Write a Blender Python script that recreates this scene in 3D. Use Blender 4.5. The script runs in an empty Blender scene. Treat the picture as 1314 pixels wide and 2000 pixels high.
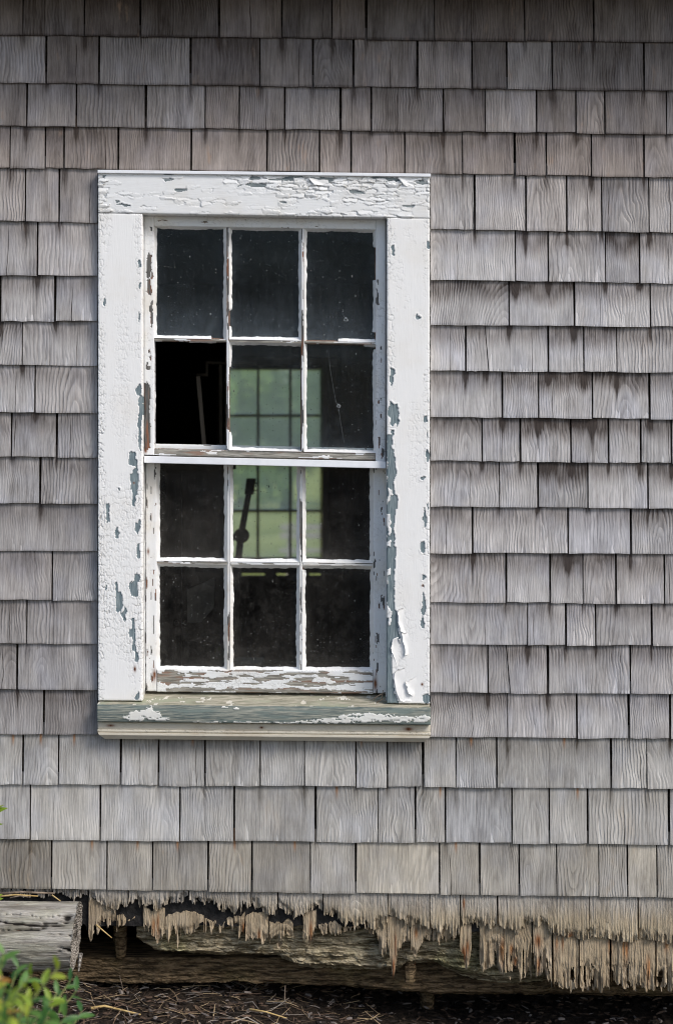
import bpy, math, random
import numpy as np
from mathutils import Vector, Matrix

random.seed(11)
rng = np.random.default_rng(11)
scene = bpy.context.scene
C = scene.collection
R = math.radians

# ------------------------------------------------------------------ measures
S = 0.0014            # metres for one photo pixel on the wall plane
D = 4.6               # camera to wall
CX, CY = 657.0, 905.0 # where the view axis meets the wall (photo pixels)
ZC = (1965 - CY) * S  # eye height

# ------------------------------------------------------------------ camera
cam_data = bpy.data.cameras.new('camera')
cam = bpy.data.objects.new('camera', cam_data)
C.objects.link(cam)
cam.location = (0, -D, ZC)
cam.rotation_euler = (R(90), 0, 0)
cam_data.sensor_fit = 'VERTICAL'
cam_data.sensor_height = 36
cam_data.lens = 36 * D / (2000 * S)
cam_data.shift_y = -(1000 - CY) / 2000
cam_data.clip_start = 0.05
cam_data.clip_end = 2000
cam_data.dof.use_dof = True
cam_data.dof.focus_distance = D
cam_data.dof.aperture_fstop = 3.5
scene.camera = cam

# ------------------------------------------------------------------ sky and sun
SUN_EL, SUN_AZ = R(43), R(52)      # azimuth to the right of the camera's back
world = bpy.data.worlds.new('World')
scene.world = world
world.use_nodes = True
wn = world.node_tree
wn.nodes.clear()
sky = wn.nodes.new('ShaderNodeTexSky')
sky.sky_type = 'NISHITA'
sky.sun_disc = False
sky.sun_elevation = SUN_EL
sun_dir = Vector((math.sin(SUN_AZ) * math.cos(SUN_EL), -math.cos(SUN_AZ) * math.cos(SUN_EL), math.sin(SUN_EL)))
sky.sun_rotation = math.atan2(sun_dir.x, sun_dir.y)
sky.air_density = 1.0
sky.dust_density = 2.0
sky.ozone_density = 1.0
bg = wn.nodes.new('ShaderNodeBackground')
bg.inputs['Strength'].default_value = 0.1
wo = wn.nodes.new('ShaderNodeOutputWorld')
wn.links.new(sky.outputs[0], bg.inputs['Color'])
wn.links.new(bg.outputs[0], wo.inputs['Surface'])
sun_data = bpy.data.lights.new('sun', 'SUN')
sun_data.energy = 1.5
sun_data.angle = R(18)
sun_data.color = (1.0, 0.97, 0.93)
sun = bpy.data.objects.new('sun', sun_data)
C.objects.link(sun)
sun.rotation_euler = (-sun_dir).to_track_quat('-Z', 'Y').to_euler()
sun.location = (4, -6, 8)

scene.view_settings.view_transform = 'Standard'
scene.view_settings.look = 'None'
scene.view_settings.exposure = 0.8
scene.view_settings.gamma = 1
scene.view_settings.use_curve_mapping = False
scene.render.engine = 'CYCLES'
scene.cycles.use_denoising = True
scene.cycles.filter_width = 1.1
scene.cycles.max_bounces = 8
scene.cycles.transparent_max_bounces = 16
scene.cycles.sample_clamp_indirect = 4

# ------------------------------------------------------------------ numpy noise
def _hash(ix, iy, seed):
    h = (ix.astype(np.int64) * 374761393 + iy.astype(np.int64) * 668265263 + seed * 974634413) & 0xffffffff
    h = ((h ^ (h >> 13)) * 1274126177) & 0xffffffff
    h = ((h ^ (h >> 15)) * 2246822519) & 0xffffffff
    return ((h ^ (h >> 16)) & 0xffffff) / float(0xffffff)

def vnoise(x, y, seed=0):
    x = np.asarray(x, float); y = np.asarray(y, float)
    ix = np.floor(x); iy = np.floor(y)
    fx = x - ix; fy = y - iy
    fx = fx * fx * (3 - 2 * fx); fy = fy * fy * (3 - 2 * fy)
    a = _hash(ix, iy, seed); b = _hash(ix + 1, iy, seed)
    c = _hash(ix, iy + 1, seed); d = _hash(ix + 1, iy + 1, seed)
    return (a + (b - a) * fx) * (1 - fy) + (c + (d - c) * fx) * fy

def fbm(x, y, seed=0, octv=4):
    s = 0; a = 0.5; t = 0
    for k in range(octv):
        s = s + a * vnoise(x * 2 ** k, y * 2 ** k, seed + 17 * k); t += a; a *= 0.5
    return s / t

def n1(x, seed=0, octv=4):
    return fbm(np.asarray(x, float), np.zeros_like(np.asarray(x, float)) + 0.37, seed, octv)

def cells(x, y, cw, ch, seed=0):
    """jittered cells: centre x, y, border distance and two random numbers for each point"""
    u = x / cw; v = y / ch
    iu = np.floor(u); iv = np.floor(v)
    best = np.full(u.shape, 9e9); second = np.full(u.shape, 9e9)
    bx = np.zeros(u.shape); by = np.zeros(u.shape); bi = np.zeros(u.shape); bj = np.zeros(u.shape)
    for di in (-1, 0, 1):
        for dj in (-1, 0, 1):
            ci = iu + di; cj = iv + dj
            cx = ci + 0.1 + 0.8 * _hash(ci, cj, seed); cy = cj + 0.1 + 0.8 * _hash(ci, cj, seed + 5)
            d = np.maximum(np.abs(cx - u), np.abs(cy - v)) * 0.7 + 0.3 * np.hypot(cx - u, cy - v)
            m = d < best
            second = np.where(m, best, np.minimum(second, d))
            bx = np.where(m, cx, bx); by = np.where(m, cy, by); bi = np.where(m, ci, bi); bj = np.where(m, cj, bj)
            best = np.where(m, d, best)
    return bx * cw, by * ch, second - best, _hash(bi, bj, seed + 9), _hash(bi, bj, seed + 13)

def sstep(a, b, x):
    t = np.clip((x - a) / (b - a), 0, 1)
    return t * t * (3 - 2 * t)

# ------------------------------------------------------------------ object helpers
ORIGIN = {}

def to_world(px, py, Y):
    k = (D + Y) / D
    return (np.asarray(px) - CX) * S * k, ZC + (CY - np.asarray(py)) * S * k

def P(px, py, Y):
    x, z = to_world(px, py, Y)
    return Vector((float(x), Y, float(z)))

def tag(o, label=None, cat=None, group=None, kind=None):
    if label: o['label'] = label
    if cat: o['category'] = cat
    if group: o['group'] = group
    if kind: o['kind'] = kind
    return o

def thing(name, loc, label, cat, group=None):
    o = bpy.data.objects.new(name, None)
    C.objects.link(o)
    o.empty_display_size = 0.1
    o.location = loc
    ORIGIN[o.name] = Vector(loc)
    return tag(o, label, cat, group)

def mk(name, V, F, mat, parent=None, attrs=None, smooth=False, origin=None):
    """one mesh object from world-space vertices"""
    V = np.asarray(V, float)
    if origin is None:
        origin = Vector(((V[:, 0].min() + V[:, 0].max()) / 2, (V[:, 1].min() + V[:, 1].max()) / 2, V[:, 2].min()))
    me = bpy.data.meshes.new(name)
    me.from_pydata((V - np.array(origin)).tolist(), [], F if isinstance(F, list) else F.tolist())
    if attrs:
        for an, av in attrs.items():
            av = np.asarray(av, float)
            if av.ndim == 1:
                a = me.attributes.new(an, 'FLOAT', 'POINT')
                a.data.foreach_set('value', av.astype(np.float32))
            else:
                a = me.attributes.new(an, 'FLOAT_VECTOR', 'POINT')
                a.data.foreach_set('vector', av.astype(np.float32).ravel())
    if smooth:
        me.polygons.foreach_set('use_smooth', [True] * len(me.polygons))
    me.materials.append(mat)
    me.update()
    o = bpy.data.objects.new(name, me)
    C.objects.link(o)
    if parent is not None:
        o.parent = parent
        o.location = Vector(origin) - ORIGIN[parent.name]
    else:
        o.location = origin
    ORIGIN[o.name] = Vector(origin)
    return o

def box_vf(x0, x1, y0, y1, z0, z1):
    V = [(x0, y0, z0), (x1, y0, z0), (x1, y1, z0), (x0, y1, z0), (x0, y0, z1), (x1, y0, z1), (x1, y1, z1), (x0, y1, z1)]
    F = [(0, 3, 2, 1), (4, 5, 6, 7), (0, 1, 5, 4), (1, 2, 6, 5), (2, 3, 7, 6), (3, 0, 4, 7)]
    return V, F

def join_vf(parts):
    V = []; F = []
    for v, f in parts:
        n = len(V)
        V += [tuple(p) for p in v]
        F += [tuple(i + n for i in q) for q in f]
    return V, F

def box(name, x0, x1, y0, y1, z0, z1, mat, parent=None, bevel=0.0):
    V, F = box_vf(x0, x1, y0, y1, z0, z1)
    o = mk(name, V, F, mat, parent)
    if bevel:
        m = o.modifiers.new('bevel', 'BEVEL'); m.width = bevel; m.segments = 2
    return o

def tube_vf(pts, rad, n=6):
    pts = [Vector(p) for p in pts]
    V = []; F = []
    for i, p in enumerate(pts):
        t = (pts[min(i + 1, len(pts) - 1)] - pts[max(i - 1, 0)]).normalized()
        a = t.cross(Vector((0.31, 0.2, 0.93))).normalized(); b = t.cross(a)
        r = rad[i] if isinstance(rad, (list, tuple)) else rad
        for k in range(n):
            w = 2 * math.pi * k / n
            V.append(tuple(p + a * math.cos(w) * r + b * math.sin(w) * r))
    for i in range(len(pts) - 1):
        for k in range(n):
            F.append((i * n + k, i * n + (k + 1) % n, (i + 1) * n + (k + 1) % n, (i + 1) * n + k))
    F.append(tuple(range(n - 1, -1, -1)))
    F.append(tuple(range((len(pts) - 1) * n, len(pts) * n)))
    return V, F

# ------------------------------------------------------------------ node helpers
class G:
    def __init__(self, name):
        self.mat = bpy.data.materials.new(name)
        self.mat.use_nodes = True
        self.t = self.mat.node_tree
        self.t.nodes.clear()
        self.out = self.t.nodes.new('ShaderNodeOutputMaterial')
    def put(self, sock, v):
        if v is None: return
        if isinstance(v, bpy.types.NodeSocket): self.t.links.new(v, sock)
        elif isinstance(v, (tuple, list)):
            sock.default_value = tuple(v) if len(v) == len(sock.default_value) else tuple(v) + (1.0,)
        else: sock.default_value = v
    def n(self, typ, props=None, **inp):
        nd = self.t.nodes.new('ShaderNode' + typ)
        for k, v in (props or {}).items(): setattr(nd, k, v)
        for k, v in inp.items():
            self.put(nd.inputs[k.replace('_', ' ')], v)
        return nd
    def m(self, op, a, b=None, c=None, clamp=False):
        nd = self.t.nodes.new('ShaderNodeMath'); nd.operation = op; nd.use_clamp = clamp
        for i, v in enumerate((a, b, c)): self.put(nd.inputs[i], v)
        return nd.outputs[0]
    def add(self, a, b): return self.m('ADD', a, b)
    def sub(self, a, b): return self.m('SUBTRACT', a, b)
    def mul(self, a, b): return self.m('MULTIPLY', a, b)
    def ss(self, x, a, b, lo=0.0, hi=1.0):
        nd = self.t.nodes.new('ShaderNodeMapRange'); nd.interpolation_type = 'SMOOTHSTEP'
        for i, v in enumerate((x, a, b, lo, hi)): self.put(nd.inputs[i], v)
        return nd.outputs[0]
    def lin(self, x, a, b, lo=0.0, hi=1.0):
        nd = self.t.nodes.new('ShaderNodeMapRange'); nd.clamp = True
        for i, v in enumerate((x, a, b, lo, hi)): self.put(nd.inputs[i], v)
        return nd.outputs[0]
    def mix(self, f, a, b, blend='MIX'):
        nd = self.t.nodes.new('ShaderNodeMix'); nd.data_type = 'RGBA'; nd.blend_type = blend
        self.put(nd.inputs['Factor'], f); self.put(nd.inputs[6], a); self.put(nd.inputs[7], b)
        return nd.outputs[2]
    def attr(self, name):
        nd = self.t.nodes.new('ShaderNodeAttribute'); nd.attribute_name = name
        return nd
    def sep(self, v):
        nd = self.t.nodes.new('ShaderNodeSeparateXYZ'); self.put(nd.inputs[0], v)
        return nd.outputs
    def vec(self, x, y, z):
        nd = self.t.nodes.new('ShaderNodeCombineXYZ')
        for i, v in enumerate((x, y, z)): self.put(nd.inputs[i], v)
        return nd.outputs[0]
    def pos(self): return self.t.nodes.new('ShaderNodeNewGeometry').outputs['Position']
    def scl(self, v, s):
        nd = self.t.nodes.new('ShaderNodeVectorMath'); nd.operation = 'MULTIPLY'
        self.put(nd.inputs[0], v); self.put(nd.inputs[1], s)
        return nd.outputs[0]
    def noise(self, v, scale=1.0, detail=3.0, rough=0.55):
        nd = self.t.nodes.new('ShaderNodeTexNoise')
        self.put(nd.inputs['Vector'], v); nd.inputs['Scale'].default_value = scale
        nd.inputs['Detail'].default_value = detail; nd.inputs['Roughness'].default_value = rough
        return nd.outputs['Fac']
    def voro(self, v, scale=1.0, feature='F1'):
        nd = self.t.nodes.new('ShaderNodeTexVoronoi'); nd.feature = feature
        self.put(nd.inputs['Vector'], v); nd.inputs['Scale'].default_value = scale
        return nd
    def bump(self, h, dist, strength=1.0, normal=None):
        nd = self.t.nodes.new('ShaderNodeBump')
        nd.inputs['Strength'].default_value = strength; nd.inputs['Distance'].default_value = dist
        self.put(nd.inputs['Height'], h); self.put(nd.inputs['Normal'], normal)
        return nd.outputs[0]
    def bsdf(self, color, rough=0.8, normal=None, spec=0.3, **kw):
        nd = self.t.nodes.new('ShaderNodeBsdfPrincipled')
        self.put(nd.inputs['Base Color'], color); self.put(nd.inputs['Roughness'], rough)
        self.put(nd.inputs['Normal'], normal); nd.inputs['Specular IOR Level'].default_value = spec
        for k, v in kw.items(): self.put(nd.inputs[k.replace('_', ' ')], v)
        self.t.links.new(nd.outputs[0], self.out.inputs['Surface'])
        return nd.outputs[0]

# ------------------------------------------------------------------ materials
def mat_shingle(name, dark, light, warm, rot=False, tint=(1.08, 0.962, 0.88, 1)):
    g = G(name)
    u, v, seed = g.sep(g.attr('loc').outputs['Vector'])
    x0, d0, k = g.sep(g.attr('grain').outputs['Vector'])
    lum, brown, band_s = g.sep(g.attr('tone').outputs['Vector'])
    j1, j2, E = g.sep(g.attr('joint').outputs['Vector'])
    sd = g.mul(seed, 37.0)
    w1 = g.sub(g.noise(g.vec(g.mul(u, 13), g.mul(v, 8), sd), 1, 2), 0.5)
    w2 = g.sub(g.noise(g.vec(g.mul(u, 45), g.mul(v, 16), sd), 1, 2), 0.5)
    du = g.add(g.sub(u, x0), g.mul(w1, 0.034))
    dd = g.add(g.add(d0, g.mul(k, v)), g.mul(w1, 0.02))
    r = g.m('SQRT', g.add(g.mul(du, du), g.mul(dd, dd)))
    r = g.add(r, g.mul(w2, g.add(0.0015, g.mul(g.m('FRACT', g.mul(seed, 3.9)), 0.006))))
    f = g.m('FRACT', g.m('DIVIDE', r, g.add(0.0058, g.mul(g.m('FRACT', g.mul(seed, 7.3)), 0.0045))))
    ring = g.m('MULTIPLY', g.ss(f, 0.0, 0.65), g.ss(f, 1.0, 0.8))
    fiber = g.noise(g.vec(g.mul(u, 190), g.mul(v, 9), sd), 1, 4, 0.7)
    fib2 = g.noise(g.vec(g.mul(u, 70), g.mul(v, 5), g.add(sd, 3)), 1, 3, 0.65)
    rmask = g.ss(g.noise(g.vec(g.mul(u, 14), g.mul(v, 9), g.add(sd, 13)), 1, 2), 0.35, 0.7)
    rstr = g.mul(g.add(0.25, g.mul(rmask, 0.9)), g.add(0.35, g.m('FRACT', g.mul(seed, 13.7))))
    macro = g.noise(g.vec(g.mul(u, 22), g.mul(v, 7), g.add(sd, 9)), 1, 3)
    spk = g.noise(g.vec(g.mul(u, 300), g.mul(v, 90), g.add(sd, 5)), 1, 2)
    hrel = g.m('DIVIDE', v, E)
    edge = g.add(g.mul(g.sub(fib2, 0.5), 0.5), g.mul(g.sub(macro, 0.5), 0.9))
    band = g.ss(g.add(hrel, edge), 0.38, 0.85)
    # dark runs below the joints of the course above
    def run(j, ph):
        off = g.mul(g.sub(u, j), 1.0)
        wdt = g.add(0.0015, g.mul(g.noise(g.vec(sd, ph, 0.0), 1, 0), 0.012))
        wdt = g.mul(wdt, g.ss(hrel, 0.2, 1.0, 0.35, 1.0))
        q = g.m('DIVIDE', off, wdt)
        a = g.m('EXPONENT', g.mul(g.mul(q, q), -1.0))
        ln = g.lin(g.noise(g.vec(sd, ph, 4.0), 1, 0), 0.3, 0.7, 0.3, 1.1)
        return g.mul(a, g.ss(g.add(hrel, g.mul(g.sub(fiber, 0.5), 0.12)), g.sub(1.0, ln), 1.0))
    runs = g.m('MAXIMUM', run(j1, 1.7), run(j2, 6.3))
    con = g.add(g.mul(g.sub(macro, 0.5), 0.85), g.mul(g.sub(fiber, 0.5), g.add(0.28, g.mul(g.m('FRACT', g.mul(seed, 5.1)), 0.55))))
    con = g.add(con, g.mul(g.sub(fib2, 0.5), 0.42))
    con = g.add(con, g.mul(g.mul(g.sub(ring, 0.4), 0.2), rstr))
    con = g.add(con, g.mul(g.sub(spk, 0.5), 0.18))
    hair = g.noise(g.vec(g.mul(u, 360), g.mul(v, 16), g.add(sd, 41)), 1, 2, 0.6)
    con = g.add(con, g.mul(g.sub(hair, 0.5), 0.4))
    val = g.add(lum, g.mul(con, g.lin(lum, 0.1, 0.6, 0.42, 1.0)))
    # long splits in some shingles
    us = g.mul(g.sub(g.m('FRACT', g.mul(seed, 91.7)), 0.5), 0.11)
    sdist = g.m('ABSOLUTE', g.add(g.sub(u, us), g.add(g.mul(w2, 0.006), g.mul(w1, 0.012))))
    split = g.mul(g.ss(sdist, 0.0011, 0.0003), g.ss(g.m('FRACT', g.mul(seed, 57.3)), 0.70, 0.72))
    split = g.mul(split, g.ss(hrel, 0.95, 0.55))
    val = g.sub(val, g.mul(split, 0.5))
    # pale chips where the butt edge has broken away
    chipn = g.noise(g.vec(g.mul(u, 75), g.mul(v, 6), g.add(sd, 51)), 1, 1, 0.5)
    chip = g.ss(g.sub(g.sub(chipn, 0.56), g.mul(hrel, 0.45)), 0.0, 0.03)
    chip = g.mul(g.mul(chip, g.ss(lum, 0.35, 0.55)), g.ss(g.m('FRACT', g.mul(seed, 33.3)), 0.45, 0.6))
    val = g.add(val, g.mul(chip, 0.28))
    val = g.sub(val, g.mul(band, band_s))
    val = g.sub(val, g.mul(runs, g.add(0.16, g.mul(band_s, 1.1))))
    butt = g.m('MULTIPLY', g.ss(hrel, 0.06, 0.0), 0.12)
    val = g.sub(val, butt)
    val = g.m('MAXIMUM', val, 0.0)
    col = g.mix(g.m('MINIMUM', val, 1.4), dark, light)
    bt = g.m('MINIMUM', g.add(brown, g.mul(g.mul(band, band_s), 0.7)), 1.0)
    col = g.mix(bt, col, g.mix(1.0, col, tint, 'MULTIPLY'))
    # cool silver and warm fresh patches
    pn = g.noise(g.vec(g.mul(u, 30), g.mul(v, 9), g.add(sd, 21)), 1, 4, 0.65)
    col = g.mix(g.mul(g.ss(pn, 0.6, 0.75), g.mul(brown, 0.55)), col, warm)
    pn2 = g.noise(g.vec(g.mul(u, 12), g.mul(v, 8), g.add(sd, 31)), 1, 2)
    col = g.mix(g.ss(pn2, 0.4, 0.7, 0, 0.8), col, g.mix(1.0, col, (0.96, 0.99, 1.07, 1), 'MULTIPLY'))
    nail = g.attr('nail').outputs['Fac']
    un = g.mul(g.sub(g.m('FRACT', g.mul(seed, 23.1)), 0.5), 0.10)
    nq = g.m('DIVIDE', g.sub(u, un), 0.0035)
    streak = g.mul(g.m('EXPONENT', g.mul(g.mul(nq, nq), -1.0)), g.ss(g.add(hrel, g.mul(g.sub(fiber, 0.5), 0.2)), 0.72, 0.98))
    col = g.mix(g.mul(g.mul(streak, nail), 0.8), col, (0.30, 0.13, 0.04, 1))
    if rot:
        grey = g.ss(g.add(hrel, g.mul(g.sub(fib2, 0.5), 0.5)), 0.2, 0.8)
        col = g.mix(g.mul(g.mul(grey, g.ss(brown, 0.75, 0.6)), 0.75), col, g.mix(g.m('MINIMUM', g.sub(val, 0.05), 1.0), (0.07, 0.06, 0.055, 1), (0.60, 0.575, 0.54, 1)))
    rust = g.attr('rust').outputs['Fac']
    col = g.mix(g.m('MINIMUM', g.mul(rust, g.add(0.5, fiber)), 0.95), col, g.mix(g.ss(fib2, 0.35, 0.65), (0.19, 0.065, 0.02, 1), (0.40, 0.20, 0.085, 1)))
    hgt = g.add(g.mul(g.mul(ring, 0.6), rstr), g.add(g.mul(fiber, 1.0), g.mul(fib2, 0.5)))
    if rot:
        pit = g.noise(g.vec(g.mul(u, 150), g.mul(v, 26), sd), 1, 4, 0.65)
        hgt = g.add(hgt, g.mul(g.ss(pit, 0.75, 0.4), 0.7))
        col = g.mix(g.ss(pit, 0.64, 0.76, 0, 0.65), col, g.mix(1.0, col, (0.4, 0.33, 0.25, 1), 'MULTIPLY'))
    hgt = g.sub(g.add(hgt, g.mul(hair, 0.5)), g.add(g.mul(split, 1.5), g.mul(chip, 0.5)))
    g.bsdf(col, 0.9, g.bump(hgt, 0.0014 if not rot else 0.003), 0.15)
    return g.mat

M_SHINGLE = mat_shingle('weathered_cedar', (0.054, 0.046, 0.042, 1), (0.62, 0.607, 0.60, 1), (0.36, 0.25, 0.18, 1))
M_SHINGLE_LOW = mat_shingle('weathered_cedar_near_ground', (0.056, 0.048, 0.04, 1), (0.615, 0.603, 0.585, 1), (0.40, 0.30, 0.20, 1), False, (1.05, 0.975, 0.84, 1))
M_ROT = mat_shingle('rotted_cedar', (0.09, 0.07, 0.045, 1), (0.52, 0.455, 0.33, 1), (0.40, 0.25, 0.12, 1), True)

def mat_paint(name, paint, bare1, bare2, horiz=False, dirt=0.25, stain=(0.62, 0.52, 0.36, 1), wood3=None):
    g = G(name)
    p = g.pos()
    sx, sy, sz = g.sep(p)
    al, ac = (sx, sz) if horiz else (sz, sx)
    gv = g.vec(g.mul(ac, 500), g.mul(al, 22), g.mul(sy, 60))
    gr = g.noise(gv, 1, 3, 0.6)
    big = g.noise(p, 9, 4, 0.6)
    mid = g.noise(p, 60, 3, 0.6)
    bare = g.attr('bare').outputs['Fac']
    fine = g.noise(p, 700, 2)
    bm = g.ss(g.add(bare, g.mul(g.sub(fine, 0.5), 0.5)), 0.42, 0.58)
    pc = g.mix(g.ss(big, 0.45, 0.75, 0, dirt), paint, stain)
    pc = g.mix(g.ss(mid, 0.55, 0.8, 0, dirt * 0.8), pc, g.mix(1.0, pc, (0.8, 0.78, 0.74, 1), 'MULTIPLY'))
    wash = g.ss(g.noise(g.vec(g.mul(ac, 260), g.mul(al, 18), 3.0), 1, 3), 0.58, 0.72, 0, dirt * 1.2)
    pc = g.mix(wash, pc, g.mix(1.0, pc, (0.62, 0.6, 0.55, 1), 'MULTIPLY'))
    bc = g.mix(g.ss(gr, 0.35, 0.7), bare1, bare2)
    if wood3:
        bc = g.mix(g.ss(g.noise(g.vec(g.mul(ac, 90), g.mul(al, 9), 1.0), 1, 3), 0.5, 0.65), bc, wood3)
    col = g.mix(bm, pc, bc)
    rust = g.attr('rust').outputs['Fac']
    col = g.mix(g.m('MINIMUM', g.mul(rust, g.add(0.6, mid)), 1.0), col, (0.16, 0.055, 0.018, 1))
    crack = g.attr('crack').outputs['Fac']
    col = g.mix(g.mul(crack, 0.75), col, g.mix(1.0, col, (0.3, 0.29, 0.27, 1), 'MULTIPLY'))
    hg = g.add(g.mul(gr, g.add(0.35, g.mul(bm, 1.3))), g.mul(mid, 0.2))
    g.bsdf(col, g.mix(bm, (0.5, 0.5, 0.5, 1), (0.85, 0.85, 0.85, 1)), g.bump(hg, 0.0009), 0.3)
    return g.mat

WHITE = (0.85, 0.84, 0.82, 1)
CREAM = (0.72, 0.70, 0.65, 1)
M_CASE_V = mat_paint('peeling_white_upright', WHITE, (0.12, 0.165, 0.185, 1), (0.28, 0.33, 0.34, 1), False, 0.13)
M_CASE_H = mat_paint('peeling_white_level', (0.79, 0.79, 0.78, 1), (0.12, 0.15, 0.16, 1), (0.34, 0.37, 0.37, 1), True, 0.22)
M_SASH_V = mat_paint('sash_paint_upright', (0.74, 0.745, 0.745, 1), (0.06, 0.06, 0.06, 1), (0.17, 0.165, 0.155, 1), False, 0.35, wood3=(0.22, 0.10, 0.06, 1))
M_SASH_H = mat_paint('sash_paint_level', (0.74, 0.745, 0.74, 1), (0.15, 0.14, 0.12, 1), (0.40, 0.38, 0.33, 1), True, 0.35, wood3=(0.24, 0.155, 0.115, 1))
M_SILL = mat_paint('sill_paint', (0.76, 0.75, 0.70, 1), (0.10, 0.13, 0.125, 1), (0.36, 0.36, 0.30, 1), True, 0.35, wood3=(0.18, 0.22, 0.20, 1))
M_MOULD = mat_paint('moulding_paint', (0.62, 0.57, 0.47, 1), (0.2, 0.16, 0.11, 1), (0.4, 0.34, 0.25, 1), True, 0.5, (0.45, 0.36, 0.24, 1))
M_PUTTY = mat_paint('putty', (0.80, 0.80, 0.79, 1), (0.12, 0.06, 0.04, 1), (0.3, 0.2, 0.14, 1), False, 0.25)

def mat_simple(name, c1, c2, scale=(1, 1, 1), lo=0.35, hi=0.65, rough=0.8, bump=0.0, detail=4, spec=0.3):
    g = G(name)
    n = g.noise(g.scl(g.pos(), scale), 1, detail, 0.6)
    g.bsdf(g.mix(g.ss(n, lo, hi), c1, c2), rough, g.bump(n, bump) if bump else None, spec)
    return g.mat

M_METAL = mat_simple('white_metal_strip', (0.80, 0.81, 0.83, 1), (0.86, 0.87, 0.89, 1), (30, 30, 30), rough=0.35)
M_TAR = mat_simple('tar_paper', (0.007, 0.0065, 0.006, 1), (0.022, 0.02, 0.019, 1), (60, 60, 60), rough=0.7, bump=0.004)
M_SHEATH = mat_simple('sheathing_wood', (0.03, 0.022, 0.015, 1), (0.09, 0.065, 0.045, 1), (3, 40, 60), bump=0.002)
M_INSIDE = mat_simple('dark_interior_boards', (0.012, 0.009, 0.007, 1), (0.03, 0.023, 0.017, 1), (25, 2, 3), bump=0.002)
M_FARFRAME = mat_simple('interior_frame', (0.22, 0.2, 0.17, 1), (0.34, 0.31, 0.27, 1), (30, 30, 8))
M_PLANK = mat_simple('pale_plank', (0.42, 0.34, 0.27, 1), (0.58, 0.50, 0.42, 1), (90, 30, 6))
M_CARD = mat_simple('card', (0.14, 0.13, 0.115, 1), (0.19, 0.175, 0.155, 1), (9, 9, 9))
M_IRON = mat_simple('dark_iron', (0.012, 0.011, 0.010, 1), (0.03, 0.027, 0.024, 1), (20, 20, 20), rough=0.6)
M_RUST = mat_simple('rusty_nail', (0.05, 0.02, 0.01, 1), (0.16, 0.06, 0.02, 1), (300, 300, 300), rough=0.9)
M_SOFFIT = mat_simple('eave_boards', (0.20, 0.17, 0.15, 1), (0.30, 0.27, 0.24, 1), (3, 40, 40))
M_BENCH = mat_simple('bench_wood', (0.34, 0.28, 0.26, 1), (0.44, 0.38, 0.36, 1), (20, 20, 20))

def mat_glass(name, dust=0.03, haze=0.0, cool=(0.62, 0.68, 0.74, 1), trl=0.35):
    g = G(name)
    p = g.pos()
    big = g.noise(p, 7, 4, 0.65)
    low = g.noise(p, 60, 4, 0.7)
    fine = g.noise(p, 520, 2, 0.6)
    gx_, gy_, gz_ = g.sep(p)
    p2 = g.vec(gx_, gz_, 0.0)
    v1 = g.voro(p2, 115)
    v1.voronoi_dimensions = '2D'
    rnd = g.sep(v1.outputs['Color'])[0]
    sz = g.add(0.04, g.mul(g.m('POWER', g.lin(rnd, 0.6, 1.0), 2.5), 0.15))
    spots = g.mul(g.ss(v1.outputs['Distance'], g.add(sz, 0.02), g.mul(sz, 0.6)), g.ss(rnd, 0.6, 0.64))
    v2 = g.voro(g.scl(p2, (1.0, 0.5, 1.0)), 38)
    v2.voronoi_dimensions = '2D'
    rnd2 = g.sep(v2.outputs['Color'])[1]
    sz2 = g.add(0.015, g.mul(g.m('POWER', g.lin(rnd2, 0.5, 1.0), 2.5), 0.06))
    spots2 = g.mul(g.ss(v2.outputs['Distance'], g.add(sz2, 0.012), g.mul(sz2, 0.6)), g.ss(rnd2, 0.5, 0.55))
    spots = g.m('MINIMUM', g.m('MAXIMUM', spots, spots2), g.add(0.35, g.ss(big, 0.35, 0.6)))
    sbright = g.mix(g.sep(v1.outputs['Color'])[2], (0.035, 0.038, 0.042, 1), (0.27, 0.27, 0.25, 1))
    film = g.attr('film').outputs['Fac']
    d = g.add(g.mul(g.ss(big, 0.3, 0.8), dust), g.mul(g.ss(low, 0.4, 0.8), dust * 0.9))
    d = g.add(d, g.mul(g.ss(fine, 0.55, 0.75), dust * 0.7))
    d = g.add(d, g.mul(film, g.add(0.02, g.mul(low, 0.16))))
    d = g.add(d, haze)
    d = g.m('MINIMUM', d, 0.9)
    tr = g.n('BsdfTransparent', Color=(0.93, 0.96, 0.95, 1)).outputs[0]
    gl = g.n('BsdfGlossy', Color=(1, 1, 1, 1), Roughness=0.03).outputs[0]
    fr = g.n('Fresnel', IOR=1.2).outputs[0]
    m1 = g.t.nodes.new('ShaderNodeMixShader'); g.put(m1.inputs[0], fr); g.put(m1.inputs[1], tr); g.put(m1.inputs[2], gl)
    df = g.n('BsdfDiffuse', Color=cool).outputs[0]
    tl = g.n('BsdfTranslucent', Color=cool).outputs[0]
    m2 = g.t.nodes.new('ShaderNodeMixShader'); m2.inputs[0].default_value = trl; g.put(m2.inputs[1], df); g.put(m2.inputs[2], tl)
    m3 = g.t.nodes.new('ShaderNodeMixShader'); g.put(m3.inputs[0], d); g.put(m3.inputs[1], m1.outputs[0]); g.put(m3.inputs[2], m2.outputs[0])
    m4 = g.t.nodes.new('ShaderNodeMixShader'); g.put(m4.inputs[0], spots); g.put(m4.inputs[1], m3.outputs[0]); g.put(m4.inputs[2], g.n('BsdfDiffuse', Color=sbright).outputs[0])
    g.t.links.new(m4.outputs[0], g.out.inputs['Surface'])
    return g.mat

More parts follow.
